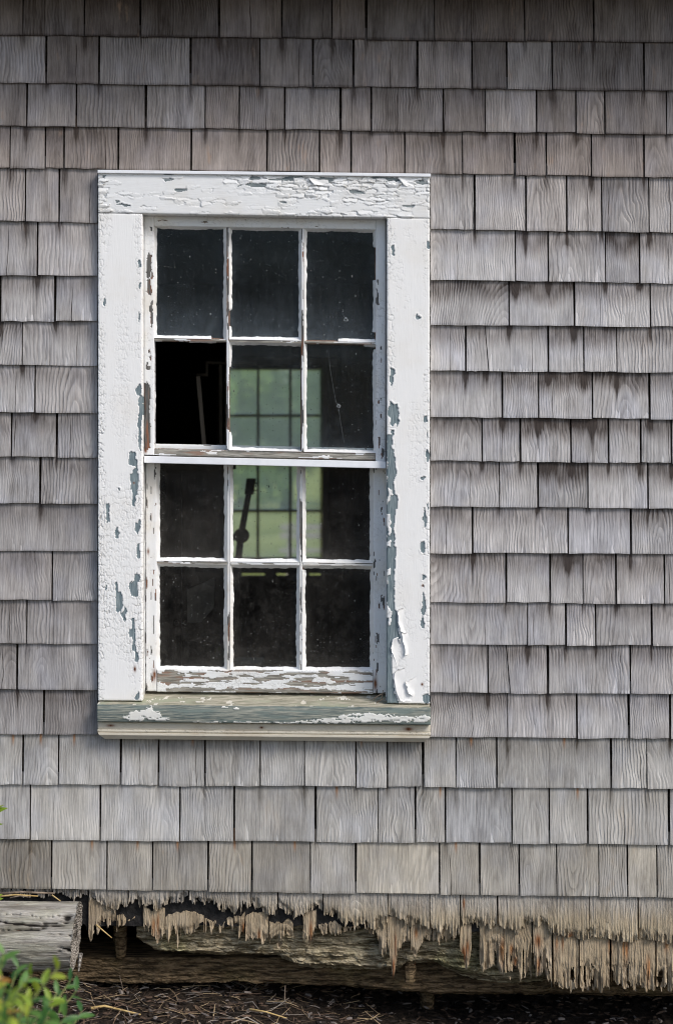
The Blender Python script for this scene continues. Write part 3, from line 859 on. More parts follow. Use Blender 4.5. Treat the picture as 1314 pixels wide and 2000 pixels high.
def paint_board(name, x0, y0, x1, y1, yf, yb, mat, parent=win, res=1.5, bare=None, crk=None, cell=(8, 14), thick=0.0008,
                lift=0.0012, seed=1, rust=(), wob=0.5, profile=None, straight=False, flat=0.15):
    nx = max(4, int((x1 - x0) / res) + 1); ny = max(4, int((y1 - y0) / res) + 1)
    gx, gy = np.meshgrid(np.linspace(x0, x1, nx), np.linspace(y0, y1, ny))
    wx = gx + 5 * (fbm(gx / 9, gy / 9, seed + 2, 3) - 0.5); wy = gy + 5 * (fbm(gx / 9, gy / 9, seed + 3, 3) - 0.5)
    cx, cy, bd, r1, r2 = cells(wx, wy, cell[0], cell[1], seed)
    B = (bare(cx, cy, r1, r2, gx, gy) > 0) if bare else np.zeros(gx.shape, bool)
    K = np.clip(crk(cx, cy, r2), 0, 1) if crk else np.zeros(gx.shape)
    h = np.where(B, 0.0, thick)
    tilt = ((gx - cx) / cell[0]) * (r1 - 0.5) * 2 + ((cy - gy) / cell[1]) * (r2 - 0.5) * 2
    curl = np.exp(-bd / 0.13) * (r1 > 0.35) * np.clip(0.6 + tilt, 0, 1.6)
    h = h + np.where(B, 0, K * lift * (flat * (0.9 * tilt + 0.8 * r1 * r2) + (1 - flat) * curl))
    near = sum(np.roll(np.roll(B, a_, 0), b_, 1) for a_ in (-2, 0, 2) for b_ in (-2, 0, 2)) > 0
    h = h + np.where(near & ~B, thick * 0.45 * r2, 0)
    line = (bd < 0.10) & (K > 0.15)
    h = np.where(line & ~B, h - thick * K, h)
    h = h + 0.0003 * (fbm(gx / 14, gy / 60, seed + 7, 2) - 0.5)
    if profile is not None: h = h + profile((gy - y0) / (y1 - y0))
    crack = np.where(line & ~B, K, 0.0) * (0.4 + 0.6 * r1)
    jx = gx.copy(); jy = gy.copy()
    jx[:, 0] += wob * (n1(gy[:, 0] / 5, seed + 20) - 0.5) * 2; jx[:, -1] += wob * (n1(gy[:, -1] / 5, seed + 21) - 0.5) * 2
    jy[0, :] += wob * (n1(gx[0, :] / 5, seed + 22) - 0.5) * 2; jy[-1, :] += wob * (n1(gx[-1, :] / 5, seed + 23) - 0.5) * 2
    edge = np.minimum(np.minimum(gx - x0, x1 - gx), np.minimum(gy - y0, y1 - gy))
    h = h - 0.0015 * np.exp(-edge / 1.2)
    X, Z = to_world(jx, jy if straight else shear(jx, jy), yf)
    V = np.stack([X, yf - h, Z], -1).reshape(-1, 3)
    idx = np.arange(nx * ny).reshape(ny, nx)
    F = np.stack([idx[:-1, :-1], idx[1:, :-1], idx[1:, 1:], idx[:-1, 1:]], -1).reshape(-1, 4).tolist()
    ring = np.concatenate([idx[0, :], idx[1:, -1], idx[-1, -2::-1], idx[-2:0:-1, 0]])
    Vb = V[ring].copy(); Vb[:, 1] = yb
    n0 = len(V); L = len(ring)
    for q in range(L):
        q2 = (q + 1) % L
        F.append((int(ring[q]), int(ring[q2]), n0 + q2, n0 + q))
    F.append(tuple(range(n0, n0 + L)))
    V = np.concatenate([V, Vb])
    rs = np.zeros(gx.shape)
    for (rx, ry, rw, rl) in rust:
        rs = np.maximum(rs, np.exp(-((gx - rx) / rw) ** 2 - ((gy - ry) / rl) ** 2))
    z = np.zeros(L)
    bf = B.astype(float)
    at = {'bare': np.concatenate([bf.ravel(), bf.ravel()[ring]]), 'crack': np.concatenate([crack.ravel(), z]), 'rust': np.concatenate([rs.ravel(), z])}
    return mk(name, V, F, mat, parent, at, smooth=True)

def blobs(lst, jit=0.55):
    def f(x, y, r):
        out = np.full(np.shape(x), -9.0)
        for (bx, by, rx, ry) in lst:
            out = np.maximum(out, 1 - ((x - bx) / rx) ** 2 - ((y - by) / ry) ** 2)
        return out + (r - 0.5) * jit
    return f

# head casing: horizontal flakes, most of them along the upper edge and to the right
HB = blobs([(205, 347, 6, 4), (326, 342, 9, 2.5), (329, 352, 7, 3), (350, 372, 13, 2), (240, 405, 14, 2.5), (230, 398, 8, 2), (467, 362, 9, 4), (506, 362, 20, 4.5), (496, 348, 8, 3),
            (626, 350, 21, 8), (766, 347, 22, 7), (745, 343, 20, 3), (548, 350, 28, 2.6), (594, 376, 11, 2.4), (805, 398, 16, 3), (640, 402, 10, 2.4), (575, 346, 12, 3), (690, 352, 14, 2), (820, 352, 10, 3), (700, 372, 12, 1.8), (560, 395, 8, 1.6), (730, 410, 14, 1.8)], 0.9)
def head_bare(cx, cy, r1, r2, gx, gy):
    return HB(gx * 0.35 + cx * 0.65, gy * 0.4 + cy * 0.6, r1) - 0.15
def head_crk(cx, cy, r):
    return 1.05 * sstep(395, 340, cy) * sstep(380, 560, cx) + 0.9 * sstep(216, 196, cx) + 0.75 * (fbm(cx / 60, cy / 8, 44) > 0.56) * sstep(420, 640, cx) + 0.5 * (fbm(cx / 50, cy / 7, 4) > 0.62)
paint_board('head_casing', 192, 338.5, 839, 421, -0.035, 0.012, M_CASE_H, bare=head_bare, crk=head_crk, cell=(26, 6.5), thick=0.0013, lift=0.0042, seed=3, res=1.3, flat=1.0)
# metal drip cap on top
V, F = join_vf([])
x0, z0 = to_world(191, float(shear(191, 338)), -0.038); x1, z1 = to_world(841, float(shear(841, 338)), -0.038)
def bar(px0, py0, px1, py1, hpx, yf, yb):
    """level bar following the racked line from the left to the right end"""
    xa, za = map(float, to_world(px0, py0, yf)); xb, zb = map(float, to_world(px1, py1, yf)); h = hpx * S
    V = [(xa, yf, za - h), (xb, yf, zb - h), (xb, yb, zb - h), (xa, yb, za - h), (xa, yf, za), (xb, yf, zb), (xb, yb, zb), (xa, yb, za)]
    return V, [(0, 3, 2, 1), (4, 5, 6, 7), (0, 1, 5, 4), (1, 2, 6, 5), (2, 3, 7, 6), (3, 0, 4, 7)]
V, F = bar(191, 331.5, 841, 339, 6.2, -0.043, 0.0)
o = mk('drip_cap', V, F, M_METAL, win)
m = o.modifiers.new('bevel', 'BEVEL'); m.width = 0.0012; m.segments = 2

LB = blobs([(262, 905, 9, 16), (264, 935, 8, 24), (262, 965, 6, 22), (210, 1010, 4.5, 18), (230, 1045, 5, 9), (270, 1033, 6, 14), (229, 1148, 4, 11), (233, 1178, 9, 19), (242, 1202, 6, 13), (263, 1152, 11, 20), (266, 1130, 8, 8),
            (260, 1235, 6, 26), (262, 1265, 5, 14), (269, 1285, 4, 10), (268, 1360, 6, 9), (275, 790, 3.5, 38), (274, 850, 4, 36), (271, 765, 5, 10), (272, 522, 2.5, 9), (274, 565, 2.2, 8), (208, 1150, 2, 4), (232, 960, 4, 4), (204, 595, 2.5, 6), (207, 490, 0.1, 0.1), (270, 1080, 3, 20), (272, 620, 2, 12)], 0.8)
def left_bare(cx, cy, r1, r2, gx, gy):
    return LB(gx * 0.4 + cx * 0.6, gy * 0.4 + cy * 0.6, r1) - 0.25
def left_crk(cx, cy, r):
    k = 0.55 * sstep(900, 1000, cy) * sstep(1300, 1270, cy) * (0.3 + 0.9 * fbm(cx / 22, cy / 60, 8))
    k = k + 0.7 * sstep(210, 198, cx) * (fbm(cx / 9, cy / 40, 6) > 0.45) + 0.35 * sstep(0.55, 0.7, fbm(cx / 30, cy / 90, 9)) + 0.5 * sstep(255, 270, cx) * (fbm(cx / 9, cy / 40, 16) > 0.5)
    return k
paint_board('side_casing', 192, 421.6, 278.5, 1371, -0.0335, 0.012, M_CASE_V, bare=left_bare, crk=left_crk, cell=(5.5, 15), thick=0.0016, lift=0.0010, seed=13, res=1.3,
            rust=[(264, 1308, 2.5, 6), (262, 948, 2, 2)])
RB = blobs([(767, 488, 4.5, 13), (772, 490, 6, 3), (816, 613, 5, 6), (765, 731, 4, 18), (769, 805, 11, 24), (766, 840, 4, 6), (761, 860, 6, 18), (762, 890, 8, 20), (832, 810, 3.5, 5), (833, 842, 3.5, 6), (834, 882, 5, 12), (837, 471, 3, 10), (762, 642, 3, 3), (764, 705, 3, 7),
            (825, 927, 4, 3), (829, 1000, 3, 16), (831, 1018, 3, 9), (827, 1064, 4, 16), (827, 1122, 5, 9), (826, 1140, 4, 5), (826, 1175, 4, 18), (825, 1212, 4, 14), (831, 1364, 8, 9), (826, 1305, 2, 2), (835, 985, 2.5, 12)], 0.6)
EY = [900, 930, 935, 970, 1005, 1025, 1030, 1058, 1100, 1160, 1187, 1190, 1218, 1240, 1258, 1296, 1322, 1345, 1371]
EX = [771, 772, 768, 775, 772, 768, 769, 772, 771, 771, 769, 774, 776, 781, 764, 766, 768, 770, 778]
def right_bare(cx, cy, r1, r2, gx, gy):
    a = RB(gx * 0.4 + cx * 0.6, gy * 0.4 + cy * 0.6, r1) - 0.1
    e = np.interp(gy * 0.5 + cy * 0.5, EY, EX)
    inside = np.minimum(e - (gx * 0.55 + cx * 0.45), 9) / 6 + (r1 - 0.5) * 0.5
    left = np.where((r2 > 0.55) & (cx < 764) & (cy < 1240), -1, 1)         # paint still clinging to the inner edge
    b = np.where(gy > 896, np.minimum(inside, left), -1)
    return np.maximum(a, b)
def right_crk(cx, cy, r):
    return 0.6 * sstep(822, 834, cx) * (fbm(cx / 9, cy / 50, 26) > 0.42) + 0.6 * sstep(775, 762, cx) * (fbm(cx / 9, cy / 40, 27) > 0.4) + 0.3 * sstep(0.55, 0.7, fbm(cx / 30, cy / 90, 29))
paint_board('side_casing', 755.5, 421.6, 839, 1371, -0.0335, 0.012, M_CASE_V, bare=right_bare, crk=right_crk, cell=(7, 13), thick=0.0018, lift=0.0024, seed=23, res=1.3,
            rust=[(772, 1331, 2.5, 4), (824, 1334, 2.5, 3), (825, 1140, 2, 3)])

# curled flakes of paint low on the right casing
def flake(left, right, lift, curl, seed, y0=-0.0352):
    n = 16; m = 12
    V = []; F = []
    for a in range(n):
        t = a / (n - 1)
        i = t * (len(left) - 1); i0 = min(int(i), len(left) - 2); f = i - i0
        l = Vector(left[i0]).lerp(Vector(left[i0 + 1]), f); r_ = Vector(right[i0]).lerp(Vector(right[i0 + 1]), f)
        l = l + Vector(((float(n1(np.array([t * 7.0]), seed)[0]) - 0.5) * 9, 0))
        for b in range(m):
            s_ = b / (m - 1)                      # 0 at the hinge on the right
            p = r_.lerp(l, s_)
            ee = abs(2 * t - 1) ** 3 * (1 if t > 0.5 else -1)
            p.y += ee * 9 * (float(n1(np.array([s_ * 6.0 + seed]), seed + 3, 3)[0]) - 0.6)
            out = lift * s_ ** 1.6 + 0.0006 * math.sin(6 * t + 4 * s_)
            back = curl * max(0, s_ - 0.6) ** 2
            q = P(p.x + back * 60, float(shear(p.x, p.y)), y0)
            V.append((q.x, y0 - out, q.z))
    for a in range(n):
        for b in range(m):
            v = V[a * m + b]; V.append((v[0], v[1] + 0.0007, v[2]))
    o = n * m
    for a in range(n - 1):
        for b in range(m - 1):
            q = (a * m + b, a * m + b + 1, (a + 1) * m + b + 1, (a + 1) * m + b)
            F.append(q); F.append(tuple(reversed([k + o for k in q])))
    for a in range(n - 1):
        F.append(((a + 1) * m + m - 1, a * m + m - 1, a * m + m - 1 + o, (a + 1) * m + m - 1 + o))
    for b in range(m - 1):
        F.append((b, b + 1, b + 1 + o, b + o)); e = (n - 1) * m
        F.append((e + b + 1, e + b, e + b + o, e + b + 1 + o))
    return mk('paint_flake', V, F, M_CASE_V, win, smooth=True)
flake([(773, 1186), (774, 1210), (778, 1228), (781, 1236)], [(788, 1184), (790, 1206), (793, 1226), (794, 1234)], 0.006, 0.4, 1)
flake([(780, 1232), (782, 1250), (787, 1278), (786, 1280)], [(796, 1232), (800, 1250), (801, 1272), (798, 1279)], 0.007, 0.5, 2)
flake([(763, 1262), (766, 1246), (776, 1242), (779, 1250)][::1], [(776, 1300), (778, 1285), (781, 1262), (783, 1256)], 0.004, 0.1, 3)
flake([(768, 1310), (766, 1326), (770, 1345), (778, 1366)], [(790, 1300), (792, 1322), (800, 1345), (806, 1368)], 0.004, 0.3, 4)
flake([(788, 1330), (790, 1340), (795, 1352), (800, 1356)], [(812, 1318), (815, 1332), (815, 1346), (810, 1358)], 0.007, 0.4, 5)
flake([(600, 344), (606, 354), (612, 362)], [(640, 350), (643, 358), (646, 364)], 0.006, 0.1, 6)
flake([(776, 344), (782, 352), (788, 360)], [(812, 340), (818, 350), (820, 360)], 0.005, 0.1, 7)

# sill, and the moulding below it
def sill_prof(t):   # the sill nose leans a little
    return 0.002 * np.sin(np.pi * t)
SB = blobs([(285, 1398, 32, 9), (262, 1404, 24, 6), (295, 1386, 9, 5), (318, 1406, 14, 3), (660, 1406, 60, 5), (720, 1399, 60, 8), (790, 1402, 48, 6), (600, 1409, 25, 2.5), (830, 1400, 9, 7), (520, 1411, 60, 1.5), (420, 1411, 50, 1.2), (440, 1382, 8, 1.5), (460, 1384, 6, 2)], 0.5)
def sill_bare(cx, cy, r1, r2, gx, gy): return -(SB(gx * 0.5 + cx * 0.5, gy * 0.5 + cy * 0.5, r1) + 0.05) + 1.1 * (fbm(gx / 7, gy / 3, 61) > 0.66)
paint_board('sill_nose', 190, 1379, 840.5, 1413, -0.058, 0.0, M_SILL, bare=sill_bare, cell=(6, 4), thick=0.0012, seed=33, profile=sill_prof)
# sloping sill top
def slope_top():
    nxs = 400; nys = 24
    V = []; B = []
    for j in range(nys):
        t = j / (nys - 1)
        for i in range(nxs):
            px = 190.5 + 649.5 * i / (nxs - 1)
            yy = -0.0575 + t * (0.0575 + 0.085)
            k = (D - 0.058) / D
            X = (px - CX) * S * k
            zf = float(to_world(px, float(shear(px, 1379.3)), -0.058)[1])
            z = zf + t * 0.021 + 0.0012 * (float(fbm(np.array([px / 12]), np.array([t * 5]), 9)[0]) - 0.5)
            V.append((X, yy, z))
            B.append(1.0 if float(fbm(np.array([px / 16]), np.array([t * 4]), 31)[0]) < 0.70 else 0.0)
    F = [(j * nxs + i, j * nxs + i + 1, (j + 1) * nxs + i + 1, (j + 1) * nxs + i) for j in range(nys - 1) for i in range(nxs - 1)]
    n0 = len(V)
    for v in list(V): V.append((v[0], v[1], v[2] - 0.012))
    F += [tuple(reversed([q + n0 for q in f])) for f in F]
    ringl = [j * nxs for j in range(nys)]; ringr = [j * nxs + nxs - 1 for j in range(nys)]
    for a, b in zip(ringl[:-1], ringl[1:]): F.append((a, b, b + n0, a + n0))
    for a, b in zip(ringr[:-1], ringr[1:]): F.append((b, a, a + n0, b + n0))
    N = len(V)
    return mk('sill', V, F, M_SILLTOP, win, {'bare': B + B, 'rust': [0.0] * N, 'crack': [0.0] * N}, smooth=False)
M_SILLTOP = mat_paint('sill_top_paint', (0.66, 0.63, 0.55, 1), (0.23, 0.22, 0.16, 1), (0.46, 0.42, 0.33, 1), True, 0.4, wood3=(0.31, 0.32, 0.23, 1))
slope_top()
paint_board('apron', 191, 1413.3, 840, 1427.5, -0.040, 0.0, M_MOULD, crk=lambda x, y, r: 0.25 * (fbm(x / 40, y / 5, 51) > 0.55), cell=(30, 5), seed=41,
            rust=[(217, 1420, 8, 3), (511, 1421, 4, 2.5), (797, 1421, 9, 4)])
paint_board('apron_bead', 190.5, 1427.8, 840.5, 1433, -0.0435, 0.0, M_MOULD, crk=lambda x, y, r: 0.8 * (fbm(x / 60, y / 5, 52) > 0.45), cell=(40, 4), seed=43)
# cove strip with chamfered ends
V = []; F = []
secs = [(-0.036, 1433.3), (-0.046, 1434.6), (-0.046, 1438.5), (-0.034, 1447.5), (0.0, 1447.5), (0.0, 1433.3)]
for e, (xt, xb) in enumerate([(191.5, 204), (840, 828)]):
    for (yy, py) in secs:
        px = xt + (xb - xt) * np.clip((py - 1436) / 11.5, 0, 1)
        X, Z = to_world(px, float(shear(px, py)), -0.046)
        V.append((float(X), yy, float(Z)))
F = [(0, 1, 2, 3, 4, 5)[::-1], (6, 7, 8, 9, 10, 11)] + [(q, (q + 1) % 6, 6 + (q + 1) % 6, 6 + q) for q in range(6)]
mk('cove_moulding', V, F, M_MOULD, win, {'bare': [0.0] * 12, 'rust': [0.0] * 12, 'crack': [0.0] * 12})
for (px, py) in [(217, 1420), (511, 1421), (797, 1421), (772, 1331), (824, 1334), (264, 1308)]:
    yv = -0.041 if py > 1400 else -0.0355
    c = P(px, float(shear(px, py)), yv)
    V, F = tube_vf([(c.x, c.y - 0.0006, c.z), (c.x, c.y + 0.004, c.z)], 0.0022, 8)
    mk('nail_head', V, F, M_RUST, win)

# jamb lining behind the casings
def jamb(px, py0, py1, w, yf, yb, side):
    a = P(px, float(shear(px, py0)), yf); b = P(px, float(shear(px, py1)), yf)
    x0, x1 = (a.x - w, a.x) if side < 0 else (a.x, a.x + w)
    V, F = box_vf(x0, x1, yf, yb, b.z, a.z)
    n = len(V)
    return mk('jamb', V, F, M_SASH_V, win, {'bare': [0.0] * n, 'rust': [0.0] * n, 'crack': [0.0] * n})
jamb(280.5, 412, 1388, 0.03, 0.0125, 0.16, -1)
jamb(753.5, 412, 1388, 0.03, 0.0125, 0.16, 1)
a = P(268, 421, 0.0125); b = P(766, 421, 0.0125)
V, F = box_vf(a.x, b.x, 0.0125, 0.16, a.z + 0.004, a.z + 0.03)
mk('head_jamb', V, F, M_SASH_H, win, {'bare': [0.0] * 8, 'rust': [0.0] * 8, 'crack': [0.0] * 8})

def noise_bare(thr, sx, sy, seed, extra=None):
    def f(cx, cy, r1, r2, gx, gy):
        v = (fbm(gx / sx, gy / sy, seed) - thr) * 6
        if extra is not None: v = np.maximum(v, extra(gx * 0.4 + cx * 0.6, gy * 0.4 + cy * 0.6, r1))
        return v
    return f
def some_crk(amount, seed, sx=20, sy=60):
    return lambda x, y, r: amount * (fbm(x / sx, y / sy, seed) > 0.5)

# ---- sashes
def putty_pane(sash, x0, y0, x1, y1, w, yw, yg, seed, chips=0.0, chip_sides=(0, 0, 0, 0)):
    """bevelled putty round one pane: wood edge at x0..x1, y0..y1, inner edge w pixels in; yw wood front, yg glass"""
    V = []; F = []; B = []
    def side(pa, pb, inw, sd, chip):
        n = max(8, int((Vector(pb) - Vector(pa)).length / 2.5))
        base = len(V)
        t = np.linspace(0, 1, n)
        L = (Vector(pb) - Vector(pa)).length
        wob = (n1(t * L / 9, sd, 3) - 0.5) * 3.6 + (n1(t * L / 60, sd + 2, 2) - 0.5) * 3
        gone = sstep(0.5, 0.53, n1(t * L / 45, sd + 4, 2) + chip - 0.5 + 0.5 * 0) if chip > 0 else np.zeros(n)
        for q in range(n):
            px = pa[0] + (pb[0] - pa[0]) * t[q]; py = pa[1] + (pb[1] - pa[1]) * t[q]
            wd = (w + wob[q]) * (1 - 0.72 * gone[q])
            o = P(px, float(shear(px, py)), yw)
            ip = P(px + inw[0] * wd, float(shear(px, py)) + inw[1] * wd, yg)
            lift = 0.0015 if gone[q] < 0.5 else -0.006
            V.append((o.x, yw - lift, o.z)); V.append((ip.x, yg - 0.0004, ip.z)); V.append((o.x, yg - 0.0004, o.z))
            B.extend([float(gone[q])] * 3)
        for q in range(n - 1):
            a = base + q * 3
            F.extend([(a, a + 1, a + 4, a + 3), (a + 1, a + 2, a + 5, a + 4), (a + 2, a, a + 3, a + 5)])
        F.append((base, base + 2, base + 1)); e = base + (n - 1) * 3
        F.append((e, e + 1, e + 2))
    side((x0, y0), (x1, y0), (0, 1), seed, chip_sides[0])
    side((x1, y0), (x1, y1), (-1, 0), seed + 11, chip_sides[1])
    side((x0, y1), (x1, y1), (0, -1), seed + 23, chip_sides[2])
    side((x0, y0), (x0, y1), (1, 0), seed + 37, chip_sides[3])
    n = len(V)
    return mk('putty', V, F, M_PUTTY, sash, {'bare': B, 'rust': [0.0] * n, 'crack': [0.0] * n})

def pane(sash, x0, y0, x1, y1, yg, mat, film=0.0):
    nx, ny = 12, 16
    gx, gy = np.meshgrid(np.linspace(x0, x1, nx), np.linspace(y0, y1, ny))
    X, Z = to_world(gx, shear(gx, gy), yg)
    e = np.minimum(np.minimum(gx - x0, x1 - gx) / 26, np.minimum((gy - y0) / 40, (y1 - gy) / 34))
    fl = np.clip(1 - e, 0, 1) ** 2.2 * 0.55 + film * sstep(0.55, 1.0, (gy - y0) / (y1 - y0))
    Vf = np.stack([X, np.full_like(X, yg), Z], -1).reshape(-1, 3)
    Vb = Vf.copy(); Vb[:, 1] += 0.0025
    idx = np.arange(nx * ny).reshape(ny, nx)
    F = np.stack([idx[:-1, :-1], idx[1:, :-1], idx[1:, 1:], idx[:-1, 1:]], -1).reshape(-1, 4).tolist()
    return mk('pane', Vf, F, mat, sash, {'film': fl.ravel()}, smooth=True)

YU, YUG = 0.004, 0.022      # upper sash front, glass
YL, YLG = 0.040, 0.058      # lower sash
upper = mk('upper_sash', *(lambda q: (q[0], q[1]))(box_vf(*(lambda a, b: (a.x, b.x, YU + 0.012, YU + 0.03, a.z, a.z + 0.018))(P(284, 432, YU), P(750, 432, YU)))), M_SASH_H, win,
           {'bare': [0.0] * 8, 'rust': [0.0] * 8, 'crack': [0.0] * 8})
USB = blobs([(292, 525, 5, 26), (292, 567, 5, 15), (286, 790, 8, 42), (287, 850, 9, 38), (294, 700, 3, 12), (296, 620, 3, 25), (290, 720, 4, 6)], 0.5)
paint_board('stile', 281.5, 424, 301.5, 893, YU, YU + 0.04, M_SASH_V, upper, bare=noise_bare(0.78, 8, 30, 3, USB), crk=some_crk(0.4, 9), cell=(6, 14), seed=51, rust=[(285, 885, 3, 5)])
paint_board('stile', 733.5, 424, 752.5, 899, YU, YU + 0.04, M_SASH_V, upper, bare=noise_bare(0.76, 6, 26, 5, blobs([(737, 580, 2.5, 20), (740, 860, 3, 14), (746, 880, 4, 8)], 0.6)), crk=some_crk(0.6, 19), cell=(6, 14), seed=52)
paint_board('rail', 301.7, 424, 733.3, 445, YU, YU + 0.04, M_SASH_H, upper, bare=noise_bare(0.76, 40, 5, 7), crk=some_crk(0.4, 29, 40, 8), cell=(16, 6), seed=53)
paint_board('rail', 301.7, 880.5, 733.3, 893.5, YU + 0.0035, YU + 0.04, M_SASH_H, upper, bare=noise_bare(0.36, 22, 4, 8), cell=(9, 4), seed=54)
for px in (445, 591):
    paint_board('muntin', px - 2.6, 445.3, px + 2.6, 880.3, YU + 0.002, YU + 0.036, M_SASH_V, upper, bare=noise_bare(0.5, 4, 45, px), cell=(5, 12), seed=px, res=1.3)
for (a, b) in ((301.7, 442.2), (447.8, 588.2), (593.8, 733.3)):
    paint_board('muntin', a, 664.2, b, 669.2, YU + 0.0025, YU + 0.036, M_SASH_H, upper, bare=noise_bare(0.40, 40, 3, int(a)), cell=(14, 4), seed=int(a), res=1.3)
UC = [(301.5, 442.4), (447.6, 588.4), (593.6, 733.5)]
for q, (a, b) in enumerate(UC):
    for r_, (c, d) in enumerate(((445, 664.2), (669.2, 880.5))):
        missing = (q == 0 and r_ == 1)
        chips = [(0, 0, 0.35, 0.1), (0.55, 0.9, 0.95, 0.55), (0, 0, 0.35, 0.25), (0.15, 0.7, 0, 0.4), (0, 0.35, 0.5, 0.2), (0.7, 0.25, 0, 0.0)][q * 2 + r_]
        putty_pane(upper, a, c, b, d, 5.5 if not missing else 2.5, YU + 0.0025, YUG, 100 + q * 10 + r_, 0, chips)
        if not missing:
            pane(upper, a + 0.5, c + 0.5, b - 0.5, d - 0.5, YUG, M_GLASS_U, 0.85 if r_ == 0 else 0.2)  # heavier film on the top row also paints in its bluish reflection
# old white inner stop seen at the foot of the middle row (top of the lower sash)
YT = 0.062
lower = mk('lower_sash', *box_vf(*(lambda a, b: (a.x, b.x, YL + 0.004, YL + 0.034, a.z - 0.012, a.z))(P(288, 893, YL), P(749, 898, YL))), M_SASH_H, win,
           {'bare': [0.0] * 8, 'rust': [0.0] * 8, 'crack': [0.0] * 8})
paint_board('meeting_rail', 286, 871, 750, 893, YL + 0.006, YL + 0.034, M_SASH_H, lower, bare=noise_bare(0.74, 30, 4, 17), cell=(10, 5), seed=56)
paint_board('stile', 284.8, 893.3, 306.5, 1352, YL, YL + 0.036, M_SASH_V, lower, bare=noise_bare(0.70, 4, 26, 23), crk=some_crk(0.3, 39), cell=(6, 12), seed=57, rust=[(302, 1320, 4, 12), (290, 1080, 2, 6)])
paint_board('stile', 728.5, 893.3, 753.5, 1352, YL, YL + 0.036, M_SASH_V, lower, bare=noise_bare(0.70, 5, 26, 24), crk=some_crk(0.3, 49), cell=(6, 12), seed=58, rust=[(733, 1333, 4, 14)])
paint_board('rail', 306.7, 1308.5, 728.3, 1353, YL - 0.002, YL + 0.036, M_SASH_H, lower, bare=noise_bare(0.57, 30, 5, 26, blobs([(380, 1348, 60, 4), (500, 1349, 90, 4), (330, 1325, 30, 14), (620, 1350, 80, 4)], 0.8)), crk=some_crk(0.6, 59, 30, 8), cell=(9, 4), seed=59, thick=0.0009, res=1.3)
for px in (447, 588):
    paint_board('muntin', px - 2.6, 904, px + 2.6, 1308.3, YL + 0.002, YL + 0.034, M_SASH_V, lower, bare=noise_bare(0.6, 4, 45, px + 3), cell=(5, 12), seed=px + 3, res=1.3)
for (a, b) in ((306.7, 444.2), (449.8, 585.2), (590.8, 728.3)):
    paint_board('muntin', a, 1097.5, b, 1103.0, YL + 0.0025, YL + 0.034, M_SASH_H, lower, bare=noise_bare(0.58, 40, 3, int(a) + 4), cell=(14, 4), seed=int(a) + 4, res=1.3)
LC = [(306.5, 444.4), (449.6, 585.4), (590.6, 728.5)]
for q, (a, b) in enumerate(LC):
    for r_, (c, d) in enumerate(((893.5, 1097.5), (1103, 1308.5))):
        chips = [(0, 0, 0, 0), (0.3, 0, 0, 0), (0, 0.2, 0.0, 0.25), (0, 0.3, 0, 0.1), (0, 0, 0, 0.2), (0, 0, 0, 0.3)][q * 2 + r_]
        putty_pane(lower, a, c, b, d, 6.5, YL + 0.002, YLG, 200 + q * 10 + r_, 0, chips)
        pane(lower, a + 0.5, c + 0.5, b - 0.5, d - 0.5, YLG, M_GLASS_L, 0.3)
# white strip across the meeting rails
V, F = bar(281.5, 890.5, 753.5, 901.5, 13.5, -0.012, 0.038)
o = mk('meeting_strip', V, F, M_METAL, win)
m = o.modifiers.new('bevel', 'BEVEL'); m.width = 0.0015; m.segments = 2
# lines of caulk at the left and right edge of the lower sash
for (px, sd) in ((281, 5), (754.5, 8)):
    pts = []; rad = []
    for q in range(60):
        py = 915 + (1352 - 915) * q / 59
        pts.append(P(px + (float(n1(np.array([q / 4.0]), sd)[0]) - 0.5) * 2, py, YL - 0.001)); rad.append(0.0022 + 0.0022 * float(n1(np.array([q / 2.0]), sd + 3)[0]))
    V, F = tube_vf(pts, rad, 7)
    n = len(V)
    mk('caulk_line', V, F, M_PUTTY, win, {'bare': [0.0] * n, 'rust': [0.0] * n, 'crack': [0.0] * n}, smooth=True)

# pellet holes and cracks in two panes
M_CRACK = mat_simple('glass_crack', (0.10, 0.11, 0.11, 1), (0.22, 0.23, 0.23, 1), (200, 200, 200), rough=0.4)
def crack_line(pts, w, yg):
    V, F = tube_vf([P(x, float(shear(x, y)), yg - 0.0006) for x, y in pts], w, 4)
    return mk('glass_crack', V, F, M_CRACK, upper)
crack_line([(641, 682), (645, 720), (650, 750), (656, 782), (660, 789)], 0.00035, YUG)
crack_line([(661, 792), (664, 815), (668, 840), (672, 862)], 0.0003, YUG)
crack_line([(668, 608), (672, 616)], 0.0003, YUG)
def pellet(px, py, r):
    V = []; F = []
    c = P(px, float(shear(px, py)), YUG - 0.0008)
    n = 14
    for q in range(n):
        w = 2 * math.pi * q / n
        ro = r * random.uniform(0.75, 1.25)
        V.append((c.x + ro * math.cos(w), c.y, c.z + ro * math.sin(w))); V.append((c.x + r * 0.35 * math.cos(w), c.y - 0.0006, c.z + r * 0.35 * math.sin(w)))
        V.append((c.x + r * 0.35 * math.cos(w), c.y + 0.0012, c.z + r * 0.35 * math.sin(w)))
    for q in range(n):
        a, b = q * 3, ((q + 1) % n) * 3
        F += [(a, b, b + 1, a + 1), (a + 1, b + 1, b + 2, a + 2)]
    return mk('pellet_hole', V, F, M_CRACK, upper)
pellet(661, 790, 0.0055)
pellet(675, 621, 0.0065)

